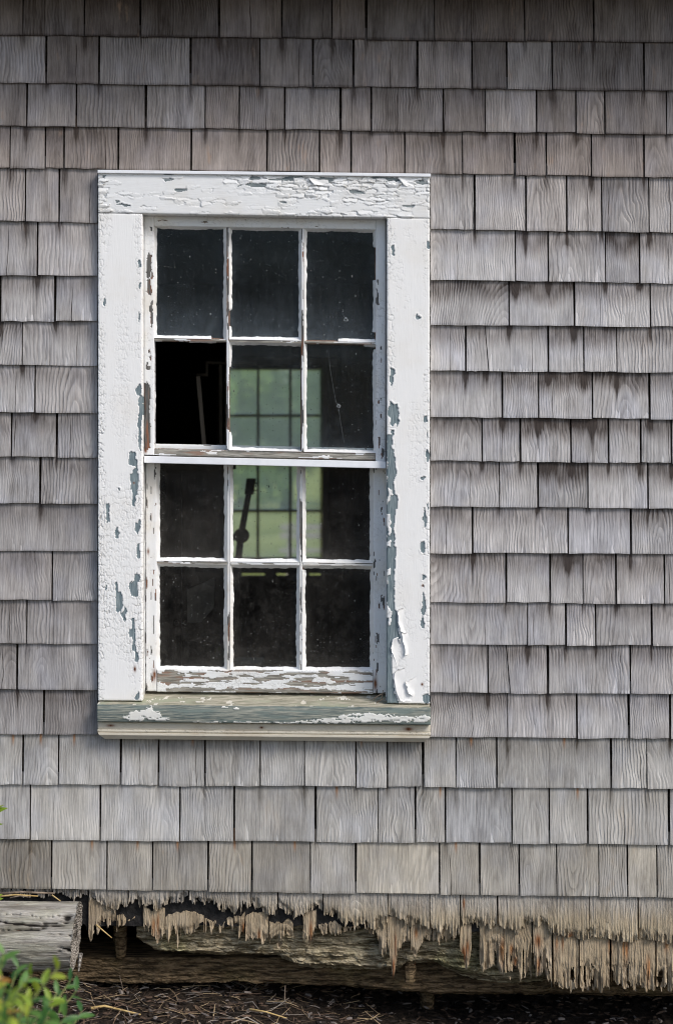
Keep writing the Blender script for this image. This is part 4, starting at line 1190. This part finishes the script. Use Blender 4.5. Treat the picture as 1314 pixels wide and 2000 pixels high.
# ================================================================== INSIDE THE BUILDING
YF = 5.4
room = thing('interior_room', (0, 2.7, 0.29), 'dark bare wooden room behind the window panes', 'room')
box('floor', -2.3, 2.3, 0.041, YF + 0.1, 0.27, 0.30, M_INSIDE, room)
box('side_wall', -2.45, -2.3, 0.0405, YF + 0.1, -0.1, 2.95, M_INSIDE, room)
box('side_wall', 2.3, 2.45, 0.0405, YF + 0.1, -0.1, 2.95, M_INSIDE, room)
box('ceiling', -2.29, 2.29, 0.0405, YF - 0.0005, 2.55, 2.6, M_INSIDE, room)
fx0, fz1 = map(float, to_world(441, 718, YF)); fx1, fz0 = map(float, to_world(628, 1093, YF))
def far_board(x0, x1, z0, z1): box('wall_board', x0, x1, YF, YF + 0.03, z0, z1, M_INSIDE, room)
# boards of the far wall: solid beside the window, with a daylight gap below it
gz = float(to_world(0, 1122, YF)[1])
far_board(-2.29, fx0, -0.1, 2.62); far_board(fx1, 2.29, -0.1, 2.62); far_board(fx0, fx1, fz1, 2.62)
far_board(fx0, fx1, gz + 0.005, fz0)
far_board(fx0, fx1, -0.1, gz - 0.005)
gaps = [(472, 517), (540, 562), (604, 626)]
xx = 441
for (a, b) in gaps + [(628, 628)]:
    if a > xx: far_board(float(to_world(xx, 0, YF)[0]), float(to_world(a, 0, YF)[0]), gz - 0.0049, gz + 0.0049)
    xx = b

fw = thing('far_window', ((fx0 + fx1) / 2, YF, fz0), 'distant multi-pane window glowing green at the back of the dark room', 'window')
mid_z = float(to_world(0, 905, YF)[1])
def fbox(name, a, c, b, d, y0, y1, parent, mat=M_FARFRAME):
    x0, z1 = map(float, to_world(a, c, YF)); x1, z0 = map(float, to_world(b, d, YF))
    return box(name, x0, x1, y0, y1, z0, z1, mat, parent)
fbox('casing', 425, 700, 440.8, 1093, YF - 0.02, YF - 0.0005, fw)
fbox('casing', 628.2, 713, 640, 1093, YF - 0.02, YF - 0.0005, fw)
fbox('head_casing', 403, 700, 660, 714, YF - 0.024, YF - 0.0205, fw)
for (lab, y0, y1, c, d) in (('upper_sash', YF + 0.002, YF + 0.028, 718, 905), ('lower_sash', YF - 0.03, YF - 0.003, 903, 1092)):
    s_ = fbox(lab, 441.5, c, 627.5, c + 4, y0, y1, fw)
    fbox('rail', 441.5, d - 4, 627.5, d, y0 + 0.0005, y1 - 0.0005, s_)
    for x in (441.5, 625.0): fbox('stile', x, c + 4, x + 2.5, d - 4, y0, y1, s_)
    mz = (c + d) / 2
    for x in (504, 567): fbox('muntin', x - 2.2, c + 4, x + 2.2, d - 4, y0 + 0.003, y1 - 0.003, s_)
    fbox('muntin', 444, mz - 2.2, 625, mz + 2.2, y0 + 0.004, y1 - 0.004, s_)
    for (a, b) in ((444, 501.8), (506.2, 564.8), (569.2, 625)):
        for (e, f_) in ((c + 4, mz - 2.2), (mz + 2.2, d - 4)):
            x0, z1 = map(float, to_world(a, e, YF)); x1, z0 = map(float, to_world(b, f_, YF))
            yg = (y0 + y1) / 2
            nx_, ny_ = 8, 8
            V = [(x0 + (x1 - x0) * i / 7, yg, z1 + (z0 - z1) * j / 7) for j in range(8) for i in range(8)]
            F = [(j * 8 + i, j * 8 + i + 1, j * 8 + i + 9, j * 8 + i + 8) for j in range(7) for i in range(7)]
            fl = [max(0, 1 - min(i, 7 - i, j, 7 - j) / 1.6) * 0.7 for j in range(8) for i in range(8)]
            mk('pane', V, F, M_GLASS_F, s_, {'film': fl}, smooth=True)

# pale plank leaning, seen through the missing pane
fr_ = thing('wooden_frame', tuple(P(410, 902.8, 1.15)), 'pale thin stepped wooden frame standing in the dark behind the missing pane', 'frame')
def frame_bar(name, pa, pb, w, Y, mat):
    a = P(pa[0], pa[1], Y); b = P(pb[0], pb[1], Y)
    d = (b - a).normalized(); n_ = Vector((d.z, 0, -d.x)) * (w * S * (D + Y) / D / 2)
    V = [tuple(p + n_ * s_ + Vector((0, t, 0))) for p in (a, b) for t in (0, 0.014) for s_ in (-1, 1)]
    mk(name, V, [(0, 1, 5, 4), (2, 6, 7, 3), (0, 4, 6, 2), (1, 3, 7, 5), (0, 2, 3, 1), (4, 5, 7, 6)], mat, fr_)
M_DIMPLANK = mat_simple('brown_plank', (0.07, 0.055, 0.04, 1), (0.13, 0.10, 0.075, 1), (60, 30, 20))
frame_bar('upright', (387, 735), (402, 902.8), 7.5, 1.15, M_PLANK)
frame_bar('step_bar', (384, 732), (406, 732), 5, 1.166, M_DIMPLANK)
frame_bar('step_post', (404, 706), (404, 735), 5, 1.182, M_DIMPLANK)
frame_bar('top_bar', (402, 708), (500, 711), 5, 1.198, M_DIMPLANK)
frame_bar('upright', (431, 712), (432, 902.8), 6, 1.215, M_DIMPLANK)
cd = [P(366, 1152, 0.7), P(420, 1128, 0.9), P(418, 1187, 0.9), P(392, 1216, 0.8), P(366, 1216, 0.7)]
V = [tuple(p) for p in cd] + [(p.x, p.y + 0.004, p.z) for p in cd]
F = [(0, 4, 3, 2, 1), (5, 6, 7, 8, 9)] + [(q, (q + 1) % 5, 5 + (q + 1) % 5, 5 + q) for q in range(5)]
tag(mk('card_sheet', V, F, M_CARD), 'dim cut sheet of card behind the lower left pane', 'card')

# dark iron arm standing in front of the far window
arm = thing('iron_arm', tuple(P(458, 1240, 2.4)), 'dark iron lever arm in silhouette against the far green window', 'lever')
YA = 2.4
V, F = tube_vf([P(456, 1290, YA), P(463, 1120, YA), P(470, 1050, YA), P(482, 985, YA), P(487, 958, YA)], [0.016, 0.0155, 0.0145, 0.0125, 0.012], 10)
mk('shaft', V, F, M_IRON, arm, smooth=True)
a = P(479, 966, YA); b = P(497, 934, YA)
V, F = box_vf(a.x, b.x, YA - 0.02, YA + 0.02, a.z, b.z)
V = [(v[0] + (0.006 if v[2] > a.z + 0.01 else -0.003), v[1], v[2]) for v in V]
o = mk('clamp_head', V, F, M_IRON, arm); m = o.modifiers.new('bevel', 'BEVEL'); m.width = 0.005; m.segments = 2
V, F = tube_vf([P(495, 944, YA), P(503, 944, YA), P(503, 958, YA), P(494, 958, YA)], 0.0035, 6)
mk('bracket', V, F, M_IRON, arm)
c = P(472, 1046, YA)
V, F = tube_vf([(c.x, YA - 0.03, c.z), (c.x, YA - 0.022, c.z), (c.x, YA + 0.022, c.z), (c.x, YA + 0.03, c.z)], [0.022, 0.032, 0.032, 0.022], 16)
mk('pivot', V, F, M_IRON, arm, smooth=True)
V, F = tube_vf([P(452, 1050, YA), P(470, 1046, YA)], 0.014, 8)
mk('handle_stub', V, F, M_IRON, arm, smooth=True)
c = P(456, 1290, YA)
V, F = box_vf(c.x - 0.2, c.x + 0.12, YA - 0.12, YA + 0.12, 0.3, c.z)
mk('pedestal', V, F, M_IRON, arm)

cab = thing('cabinet', tuple(P(340, 1300, 1.3)), 'tall dark wooden cabinet in the gloom behind the left panes', 'cabinet')
ca = P(270, 903, 1.05); cb = P(441, 903, 1.05)
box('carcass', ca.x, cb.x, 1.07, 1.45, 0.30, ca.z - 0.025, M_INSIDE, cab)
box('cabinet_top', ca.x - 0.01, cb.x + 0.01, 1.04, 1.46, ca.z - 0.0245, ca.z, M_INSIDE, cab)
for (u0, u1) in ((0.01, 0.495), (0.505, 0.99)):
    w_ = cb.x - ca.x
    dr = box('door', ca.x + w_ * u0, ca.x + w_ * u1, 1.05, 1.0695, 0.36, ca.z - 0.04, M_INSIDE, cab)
    kx = ca.x + w_ * (u1 - 0.05 if u0 < 0.3 else u0 + 0.05)
    V, F = tube_vf([(kx, 1.0495, 0.95), (kx, 1.03, 0.95), (kx, 1.022, 0.95)], [0.006, 0.009, 0.007], 8)
    mk('knob', V, F, M_IRON, dr)

# ================================================================== ROTTED BEAMS BELOW THE WALL
def rot_beam(name, px0, px1, top, bottom_pts, yf, yb, mat, label, seed, amp=0.02):
    xs = np.linspace(px0, px1, int((px1 - px0) / 2.0))
    m = 34
    yb_ = np.interp(xs, [p[0] for p in bottom_pts], [p[1] for p in bottom_pts]) + 7 * (n1(xs / 22, seed, 4) - 0.5) + 3 * (n1(xs / 5, seed + 3, 2) - 0.5)
    tv = np.linspace(0, 1, m)
    XX = np.repeat(xs[None, :], m, 0); YY = top + (yb_ - top)[None, :] * tv[:, None]
    d = amp * (fbm(XX / 45, YY / 7, seed + 5, 4) - 0.5) + amp * 0.8 * (fbm(XX / 14, YY / 4, seed + 6, 3) - 0.5)
    d = d + 0.05 * sstep(0.75, 1.0, tv)[:, None] ** 2 - 0.01
    X, Z = to_world(XX, YY, yf)
    V = np.stack([X, yf + d, Z], -1).reshape(-1, 3)
    n = len(xs)
    idx = np.arange(n * m).reshape(m, n)
    F = np.stack([idx[:-1, :-1], idx[1:, :-1], idx[1:, 1:], idx[:-1, 1:]], -1).reshape(-1, 4).tolist()
    top_b = V[idx[0]].copy(); top_b[:, 1] = yb
    bot_b = V[idx[-1]].copy(); bot_b[:, 1] = yb
    n0 = len(V); V = np.concatenate([V, top_b, bot_b])
    for q in range(n - 1):
        F.append((int(idx[0, q]), int(idx[0, q + 1]), n0 + q + 1, n0 + q))
        F.append((int(idx[-1, q + 1]), int(idx[-1, q]), n0 + n + q, n0 + n + q + 1))
        F.append((n0 + q, n0 + q + 1, n0 + n + q + 1, n0 + n + q))
    F.append(tuple([int(v) for v in idx[:, 0]] + [n0 + n, n0])[::-1])
    F.append(tuple([int(v) for v in idx[:, -1]] + [n0 + 2 * n - 1, n0 + n - 1]))
    o = mk(name, V, F, mat)
    return tag(o, label, 'beam')
rot_beam('sill_beam', 268, 1102, 1790, [(268, 1838), (300, 1862), (380, 1870), (440, 1873), (540, 1874), (575, 1892), (600, 1899), (700, 1900), (780, 1903), (800, 1890), (850, 1886), (900, 1912), (940, 1924), (1000, 1930), (1060, 1926), (1102, 1915)],
         0.045, 0.20, M_BEAM, 'upper rotten tan sill beam exposed under the ragged shingles', 3)
rot_beam('sill_beam', -150, 1480, 1868, [(-150, 1925), (170, 1925), (250, 1930), (350, 1928), (450, 1925), (600, 1930), (740, 1940), (860, 1950), (1000, 1950), (1200, 1953), (1480, 1955)],
         0.11, 0.30, M_BEAM2, 'lower dark sill beam lying along the crawl space', 9, 0.016)
def stub(name, px, py0, py1, w, Y, label, mat, tip=0.6):
    a = P(px, py0, Y); b = P(px, py1, Y)
    ws = w * S
    pts = [a, a.lerp(b, 0.5), a.lerp(b, 0.85), b]
    V, F = tube_vf(pts, [ws / 2, ws / 2 * 0.95, ws / 2 * 0.85, ws / 2 * tip], 9)
    V = [(v[0] + random.uniform(-.002, .002), v[1] * 1.0, v[2] + random.uniform(-.003, .003)) for v in V]
    return tag(mk(name, V, F, mat), label, 'wood block')
stub('wood_stub', 800, 1862, 1917, 24, 0.062, 'stubby brown block hanging below the rotten beam near the middle', M_BEAM2, 0.8)
stub('wood_stub', 236, 1805, 1872, 28, 0.10, 'dim pointed stub hanging in the dark gap beside the log end', M_BEAM2)
stub('support_post', 834, 1930, 1995, 30, 0.26, 'short grey post standing under the lower beam', M_BEAM2, 1.0)
box('crawl_light_block', -2.29, 2.29, 1.2, 1.23, -0.12, 0.269, M_INSIDE, room)  # board added across the crawl space to block light behind the beams

# ================================================================== THE LOG
LOGY = -0.128; LOGR = 0.0905
lc = P(0, 1829, LOGY)
LOGC = (LOGY, lc.z)
M_LOG = mat_log(); M_LOGEND = mat_logend()
lx1 = P(152, 1829, LOGY).x; lx0 = lx1 - 0.75
log = thing('log', ((lx0 + lx1) / 2, LOGY, lc.z - LOGR), 'thick grey weathered log with cracked end lying against the wall corner', 'log')
na, nl = 150, 240
th = np.linspace(0, 2 * np.pi, na, endpoint=False); ll = np.linspace(0, 1, nl)
TH, LL = np.meshgrid(th, ll)
xw = lx0 + (lx1 - lx0) * LL
arc = TH * LOGR / 0.01
wx = arc + 1.6 * (fbm(xw * 9, TH * 2, 71) - 0.5) * 2
c1 = fbm(xw * 2.4, wx / 1.4, 72, 3)
cracks = sstep(0.032, 0.0, np.abs(c1 - 0.5)) * sstep(0.42, 0.52, fbm(xw * 6, wx / 3, 73, 2))

rad = LOGR * (1 + 0.05 * (fbm(np.cos(TH) * 1.5 + 3, np.sin(TH) * 1.5 + 3, 74, 2) - 0.5)) + 0.004 * (fbm(xw * 14, wx, 75, 3) - 0.5) - 0.009 * cracks
rad = rad - 0.012 * np.exp(-((xw - (lx1 - 0.018)) / 0.008) ** 2) * 0 
kn = np.exp(-((xw - (lx1 - 0.022)) / 0.012) ** 2 - (np.angle(np.exp(1j * (TH - 2.3))) / 0.12) ** 2)
rad = rad - 0.008 * kn; cracks = np.maximum(cracks, kn * 0.9)
Y_ = LOGY + rad * np.cos(TH); Z_ = lc.z + rad * np.sin(TH)
endcut = 0.006 * (fbm(np.cos(TH) * 3 + 9, np.sin(TH) * 3, 76) - 0.5) + 0.008 * np.sin(TH)
Xl = xw + endcut * LL ** 8 - 0.004 * (LL > 0.999)
V = np.stack([Xl, Y_, Z_], -1).reshape(-1, 3)
idx = np.arange(na * nl).reshape(nl, na)
F = np.stack([idx[:-1], np.roll(idx[:-1], -1, 1), np.roll(idx[1:], -1, 1), idx[1:]], -1).reshape(-1, 4).tolist()
F.append(tuple(int(v) for v in idx[0]))
mk('trunk', V, F, M_LOG, log, {'crack': cracks.ravel()}, smooth=True)
# end face with rings and checks
rr_ = np.linspace(0, 1, 26)
V = []; 
for q, r_ in enumerate(rr_):
    for k in range(na):
        base_p = np.array([Xl[-1, k], Y_[-1, k], Z_[-1, k]])
        cen = np.array([lx1 - 0.004, LOGY, lc.z])
        p = cen + (base_p - cen) * r_ * (0.999 if q == 25 else 1)
        rough = 0.006 * (float(_hash(np.array([k * 1.0]), np.array([q * 1.0]), 5)[0]) - 0.5)
        chk = 0.01 if (k % 37 < 2 and r_ > 0.25) else 0
        p[0] += (rough - chk) * (1 if 0 < q < 25 else 0) + 0.0003
        V.append(tuple(p))
F = [(q * na + k, q * na + (k + 1) % na, (q + 1) * na + (k + 1) % na, (q + 1) * na + k) for q in range(25) for k in range(na)]
mk('end_grain', V, F, M_LOGEND, log)
# hanging splinter at the lower edge of the end
V, F = tube_vf([P(158, 1862, -0.19), P(156, 1880, -0.19), P(154, 1898, -0.19)], [0.006, 0.005, 0.0015], 6)
mk('splinter', V, F, M_LOGEND, log)

# ================================================================== LITTER ON THE GROUND
M_LITTER = mat_attrcol('dry_litter')
def litter(name, n, xr, yr, lr, wr, cols, seed, label, cat, lift=0.012):
    r = random.Random(seed)
    V = []; F = []; Cc = []
    xs = np.array([r.uniform(*xr) for _ in range(n)]); ys = np.array([r.uniform(*yr) for _ in range(n)])
    zs = ground_z(xs, ys)
    for i in range(n):
        L = r.uniform(*lr); w = r.uniform(*wr); a = r.gauss(0, 0.9); tz = r.gauss(0, 0.18)
        c = Vector((xs[i], ys[i], float(zs[i]) + r.uniform(0.0, lift)))
        d = Vector((math.cos(a), math.sin(a), tz)).normalized()
        s_ = d.cross(Vector((r.gauss(0, .4), r.gauss(0, .4), 1))).normalized(); u = s_.cross(d)
        bend = r.gauss(0, 0.12) * L
        b = len(V)
        for t, bb in ((-1, 0), (0, bend), (1, 0)):
            p = c + d * (t * L / 2) + s_ * bb
            ww = w * (0.6 if t else 1)
            V += [tuple(p + s_ * ww / 2), tuple(p - s_ * ww / 2), tuple(p + u * ww * 0.35)]
        for k in range(2):
            q = b + k * 3
            F += [(q, q + 3, q + 5, q + 2), (q + 2, q + 5, q + 4, q + 1), (q + 1, q + 4, q + 3, q)]
        F += [(b, b + 2, b + 1), (b + 6, b + 7, b + 8)]
        col = r.choice(cols); f = r.uniform(0.6, 1.25)
        Cc += [tuple(v * f for v in col)] * 9
    o = mk(name, V, F, M_LITTER, None, {'col': Cc}, origin=Vector((0, 0, 0)))
    return tag(o, label, cat, kind='stuff')
TAN = [(0.42, 0.31, 0.18), (0.34, 0.25, 0.15), (0.24, 0.16, 0.10), (0.14, 0.09, 0.06), (0.10, 0.065, 0.045), (0.30, 0.26, 0.22)]
DK = [(0.03, 0.022, 0.017), (0.06, 0.042, 0.03), (0.10, 0.065, 0.045), (0.20, 0.17, 0.15), (0.02, 0.016, 0.014)]
litter('straw_litter', 900, (-1.15, 0.12), (-0.42, 0.26), (0.025, 0.11), (0.0012, 0.0034), TAN, 5, 'scattered dry straw and needles on the bare ground', 'straw')
litter('bark_litter', 4200, (-1.15, 1.15), (-0.42, 0.5), (0.006, 0.03), (0.004, 0.012), DK, 6, 'dark crumbled bark and leaf litter on the soil', 'litter', 0.008)

def twig(name, pts, r0, label, cat, mat):
    rad = [r0 * (1 - 0.45 * k / (len(pts) - 1)) for k in range(len(pts))]
    V, F = tube_vf(pts, rad, 6)
    return tag(mk(name, V, F, mat, smooth=True), label, cat)
M_STRAW = mat_simple('yellow_straw', (0.36, 0.24, 0.09, 1), (0.55, 0.40, 0.18, 1), (60, 60, 60))
M_TWIG = mat_simple('grey_twig', (0.10, 0.075, 0.055, 1), (0.26, 0.20, 0.15, 1), (60, 60, 60))
def gp(px, py, up=0.006):
    """point on the ground seen at a photo pixel"""
    Y = -0.1
    for _ in range(40):
        x, z = to_world(px, py, Y)
        dz = float(z) - float(ground_z(np.array([float(x)]), np.array([Y]))[0])
        Y = min(max(Y + dz * 2.0, -0.6), 0.5)
    x, z = to_world(px, py, Y)
    return Vector((float(x), Y, float(z) + up))
twig('straw_stalk', [gp(178, 1978, .012), gp(205, 1975, .014), gp(240, 1982, .012), gp(275, 1989, .01)], 0.0042, 'thick yellow straw stalk lying on the litter near the shrub', 'straw', M_STRAW)
twig('straw_stalk', [gp(488, 1978, .01), gp(520, 1985, .012), gp(560, 1996, .01)], 0.003, 'yellow straw stalk on the ground at the lower middle', 'straw', M_STRAW)
b_ = gp(243, 1941, 0)
twig('upright_twig', [b_, P(238, 1922, b_.y), P(234, 1905, b_.y)], 0.0016, 'thin upright dry twig in the litter left of the beam gap', 'twig', M_TWIG)
b_ = gp(557, 1968, 0)
twig('upright_twig', [b_, P(556, 1945, b_.y), P(557, 1925, b_.y)], 0.0022, 'dead stem standing in the litter at the lower middle', 'twig', M_TWIG)
ltop = lc.z + LOGR + 0.004
def on_log(px0, px1, y0, y1, r0, label, dz=0.0, mat=M_TWIG):
    a = P(px0, 1750, y0); b = P(px1, 1750, y1)
    pts = [Vector((a.x, y0, ltop + dz)), Vector(((a.x + b.x) / 2, (y0 + y1) / 2, ltop + dz + 0.004)), Vector((b.x, y1, ltop + dz - 0.001))]
    return twig('dry_twig', pts, r0, label, 'twig', mat)
on_log(-20, 108, -0.06, -0.045, 0.0042, 'thickest dry twig lying along the top of the log')
on_log(-10, 75, -0.085, -0.075, 0.003, 'tan straw lying on the log in front of the thick twig', 0, M_STRAW)
on_log(20, 60, -0.10, -0.09, 0.002, 'short thin brown twig nearest the front of the log top', 0.001)
q0 = P(102, 1748, -0.07); q1 = P(119, 1760, -0.075)
twig('dry_twig', [q0, q0.lerp(q1, .5), q1], 0.0022, 'short pale twig end tilted over the log end', 'twig', M_STRAW)
q0 = P(188, 1806, -0.03); q1 = P(219, 1832, -0.03)
twig('dry_twig', [q0, q0.lerp(q1, .5), q1], 0.0026, 'pale straw hanging diagonally from the ragged shingles by the log', 'twig', M_STRAW)
# a nest of twigs in the right corner of the sill
for q, (a, b, lab) in enumerate([((728, 1366), (752, 1352), 'dark twig leaning in the right corner of the sill'), ((735, 1372), (756, 1362), 'low brown twig lying flat in the right sill corner'), ((745, 1368), (748, 1348), 'short upright twig in the right corner of the sill')]):
    p0 = P(a[0], a[1], -0.02 + 0.004 * q); p1 = P(b[0], b[1], -0.012)
    twig('dry_twig', [p0, p0.lerp(p1, 0.5) + Vector((0, -0.003, 0.002)), p1], 0.0016, lab, 'twig', M_TWIG)

# ================================================================== SHRUB IN THE FOREGROUND
M_LEAF = [mat_leaf('leaf_green', (0.045, 0.13, 0.03, 1), (0.14, 0.27, 0.06, 1)), mat_leaf('leaf_bright', (0.20, 0.30, 0.03, 1), (0.40, 0.46, 0.06, 1)),
          mat_leaf('leaf_turning', (0.45, 0.22, 0.05, 1), (0.55, 0.38, 0.08, 1))]
M_STEM = mat_simple('green_stem', (0.10, 0.14, 0.04, 1), (0.20, 0.20, 0.07, 1), (40, 40, 40))
def leaf_mesh(name, L, W, mat, fold):
    V = []; F = []
    n = 7
    for i in range(n):
        t = i / (n - 1)
        w = W * math.sin(math.pi * min(1, t * 0.96 + 0.04)) ** 0.75 * (1 - 0.15 * t)
        drop = -0.18 * L * t * t
        V += [(-w / 2, t * L, drop + fold * w), (0, t * L, drop), (w / 2, t * L, drop + fold * w)]
    for i in range(n - 1):
        a = i * 3
        F += [(a, a + 1, a + 4, a + 3), (a + 1, a + 2, a + 5, a + 4)]
    me = bpy.data.meshes.new(name); me.from_pydata(V, [], F); me.materials.append(mat)
    me.polygons.foreach_set('use_smooth', [True] * len(me.polygons)); me.update()
    return me
LEAVES = [leaf_mesh('leaf', 0.034, 0.0135, M_LEAF[0], 0.2), leaf_mesh('leaf', 0.03, 0.012, M_LEAF[1], 0.25), leaf_mesh('leaf', 0.03, 0.013, M_LEAF[2], 0.3)]
shrub = thing('shrub', (-0.68, -1.85, 0.0), 'blurred green leafy shrub in the lower left foreground', 'shrub')
def add_leaf(p, d, me, sc=1.0):
    o = bpy.data.objects.new('leaf', me); C.objects.link(o)
    o.parent = shrub
    d = d.normalized()
    up = Vector((random.gauss(0, .35), random.gauss(-0.5, .35), 1)).normalized()
    x = d.cross(up).normalized(); z = x.cross(d)
    M = Matrix((x, d, z)).transposed().to_4x4()
    o.matrix_basis = Matrix.Translation(Vector(p) - ORIGIN[shrub.name]) @ M @ Matrix.Scale(sc, 4)
TIPS = [(8, 1862, -.9, 0), (36, 1888, -.8, 0), (62, 1905, -.85, 0), (112, 1893, -.95, 1), (138, 1916, -.7, 0), (150, 1935, -.6, 0), (160, 1975, -.62, 0), (100, 1955, -.85, 1), (62, 1965, -1.0, 1), (22, 1945, -1.05, 0),
        (128, 1985, -.75, 0), (85, 2005, -.95, 0), (22, 2000, -1.0, 1), (50, 1930, -1.1, 1), (-10, 1915, -1.05, 1), (5, 1975, -1.15, 1), (112, 1940, -.75, 0), (40, 2015, -1.1, 0), (75, 1940, -.9, 1), (10, 1925, -.95, 2), (3, 1905, -1.0, 2), (30, 1975, -1.2, 1), (95, 1985, -1.0, 0)]
ROOTX, ROOTY = -0.68, -1.85
for (px, py, Y, kind) in TIPS:
    Y = Y * 1.9 - 0.15
    tip = P(px, py, Y)
    root = Vector((ROOTX + random.uniform(-.12, .12), ROOTY + random.uniform(-.12, .12), 0.0))
    ctrl = Vector((root.x * 0.6 + tip.x * 0.4, root.y * 0.5 + tip.y * 0.5, tip.z * 0.75))
    pts = [root * (1 - t) ** 2 + ctrl * 2 * t * (1 - t) + tip * t * t for t in np.linspace(0, 1, 9)]
    V, F = tube_vf(pts, [0.003 - 0.0018 * k / 8 for k in range(9)], 5)
    mk('stem', V, F, M_STEM, shrub, smooth=True)
    ax = (pts[-1] - pts[-2]).normalized()
    for k in range(15):
        t = 1 - k * 0.034
        p = root * (1 - t) ** 2 + ctrl * 2 * t * (1 - t) + tip * t * t
        w = k * 2.4 + random.uniform(0, 1)
        side = ax.cross(Vector((0.2, 1, 0.1))).normalized(); s2 = ax.cross(side)
        d = ax * (0.9 if k < 3 else 0.35) + (side * math.cos(w) + s2 * math.sin(w)) * 0.9
        kd = kind if random.random() < 0.7 else (0 if random.random() < 0.7 else 1)
        if kind == 2 and k > 5: kd = 1
        add_leaf(p, d, LEAVES[kd], random.uniform(0.7, 1.15))
# taller shoots at the left edge of the picture
for (px, py, Y, lv) in [(-30, 1600, -.35, [(12, 1573), (4, 1566)]), (-32, 1625, -.35, [(4, 1604)]), (-25, 1765, -.42, [(3, 1744), (5, 1752)])]:
    base = P(px, py, Y)
    root = Vector((ROOTX - 0.3, -0.8, 0))
    pts = [root.lerp(base, t) + Vector((0, 0.03 * math.sin(3 * t), 0)) for t in np.linspace(0, 1, 8)]
    V, F = tube_vf(pts, 0.002, 5)
    mk('stem', V, F, M_STEM, shrub, smooth=True)
    for (lx, ly) in lv:
        e = P(lx, ly, Y)
        d = e - base
        add_leaf(base, d, LEAVES[1], d.length / 0.03)

# ================================================================== BEYOND THE FAR WINDOW
M_TREE = [mat_leaf('tree_leaf_dark', (0.09, 0.16, 0.05, 1), (0.20, 0.30, 0.10, 1), 2.0), mat_leaf('tree_leaf_light', (0.16, 0.27, 0.06, 1), (0.30, 0.42, 0.12, 1), 2.0)]
M_BARK = mat_simple('bark', (0.05, 0.04, 0.03, 1), (0.14, 0.11, 0.09, 1), (8, 8, 2), bump=0.01)
def tree_meshes(seed, rx, rz, h0, nleaf, mat):
    r = random.Random(seed)
    lobes = [(r.gauss(0, .5) * rx, r.gauss(0, .5) * rx, h0 + rz * r.uniform(0.1, 1.8), rx * r.uniform(.35, .6)) for _ in range(11)]
    V = []; F = []
    for _ in range(nleaf):
        lx, ly, lz, lr = r.choice(lobes)
        d = Vector((r.gauss(0, 1), r.gauss(0, 1), r.gauss(0, .8))).normalized() * lr * r.random() ** 0.4
        c = Vector((lx, ly, max(0.15, lz))) + d
        c.z = max(0.1, c.z)
        a = Vector((r.gauss(0, 1), r.gauss(0, 1), r.gauss(0, 1))).normalized(); b = a.cross(Vector((r.gauss(0, 1), r.gauss(0, 1), r.gauss(0, 1)))).normalized()
        s_ = r.uniform(.08, .17)
        k = len(V)
        V += [tuple(c - a * s_), tuple(c + b * s_ * .5), tuple(c + a * s_), tuple(c - b * s_ * .5)]
        F.append((k, k + 1, k + 2, k + 3))
    return V, F
def tree(loc, seed, rx, rz, h0, n, mat, label):
    t = thing('tree', loc, label, 'tree', 'trees beyond the lawn')
    V, F = tree_meshes(seed, rx, rz, h0, n, mat)
    V = [(v[0] + loc[0], v[1] + loc[1], v[2] + loc[2]) for v in V]
    mk('crown', V, F, mat, t)
    L = Vector(loc)
    V, F = tube_vf([L, L + Vector((0.1, 0, h0 + rz * .6)), L + Vector((-.1, .1, h0 + rz * 1.3))], [.22, .15, .05], 8)
    mk('trunk', V, F, M_BARK, t, smooth=True)
tree((-4.6, 46, 0), 1, 2.4, 2.6, 0.4, 9000, M_TREE[1], 'bright green tree left in the far window view')
tree((-1.6, 49, 0), 2, 2.6, 2.8, 0.4, 9000, M_TREE[0], 'dark green tree in the middle of the far window view')
tree((1.2, 46.5, 0), 3, 2.3, 2.8, 0.4, 9000, M_TREE[0], 'dull green tree right in the far window view')
tree((-3.2, 53, 0), 4, 3.4, 4.2, 0.8, 10000, M_TREE[0], 'tall tree rising behind the bright tree in the far window')
tree((2.6, 54, 0), 5, 3.4, 4.2, 0.8, 9000, M_TREE[1], 'tall pale tree farthest right beyond the lawn')
tree((-7.6, 52, 0), 6, 3.2, 4.0, 0.8, 9000, M_TREE[1], 'tall tree farthest left beyond the lawn')

bench = thing('garden_bench', (-0.35, 15.4, 0), 'small grey wooden bench on the sunny lawn seen through both windows', 'bench')
bx0 = float(to_world(546, 0, 15.4)[0]); bx1 = bx0 + 1.2
for (y0, y1) in ((15.28, 15.38), (15.39, 15.49), (15.5, 15.6)): box('seat_slat', bx0, bx1, y0, y1, 0.43, 0.46, M_BENCH, bench)
for (z0, z1) in ((0.58, 0.65), (0.68, 0.75)): box('back_slat', bx0, bx1, 15.62, 15.65, z0, z1, M_BENCH, bench)
for x in (bx0 + 0.08, bx1 - 0.14):
    box('leg', x, x + 0.06, 15.285, 15.345, 0.0, 0.4295, M_BENCH, bench)
    box('leg', x, x + 0.06, 15.655, 15.70, 0.0, 0.76, M_BENCH, bench)
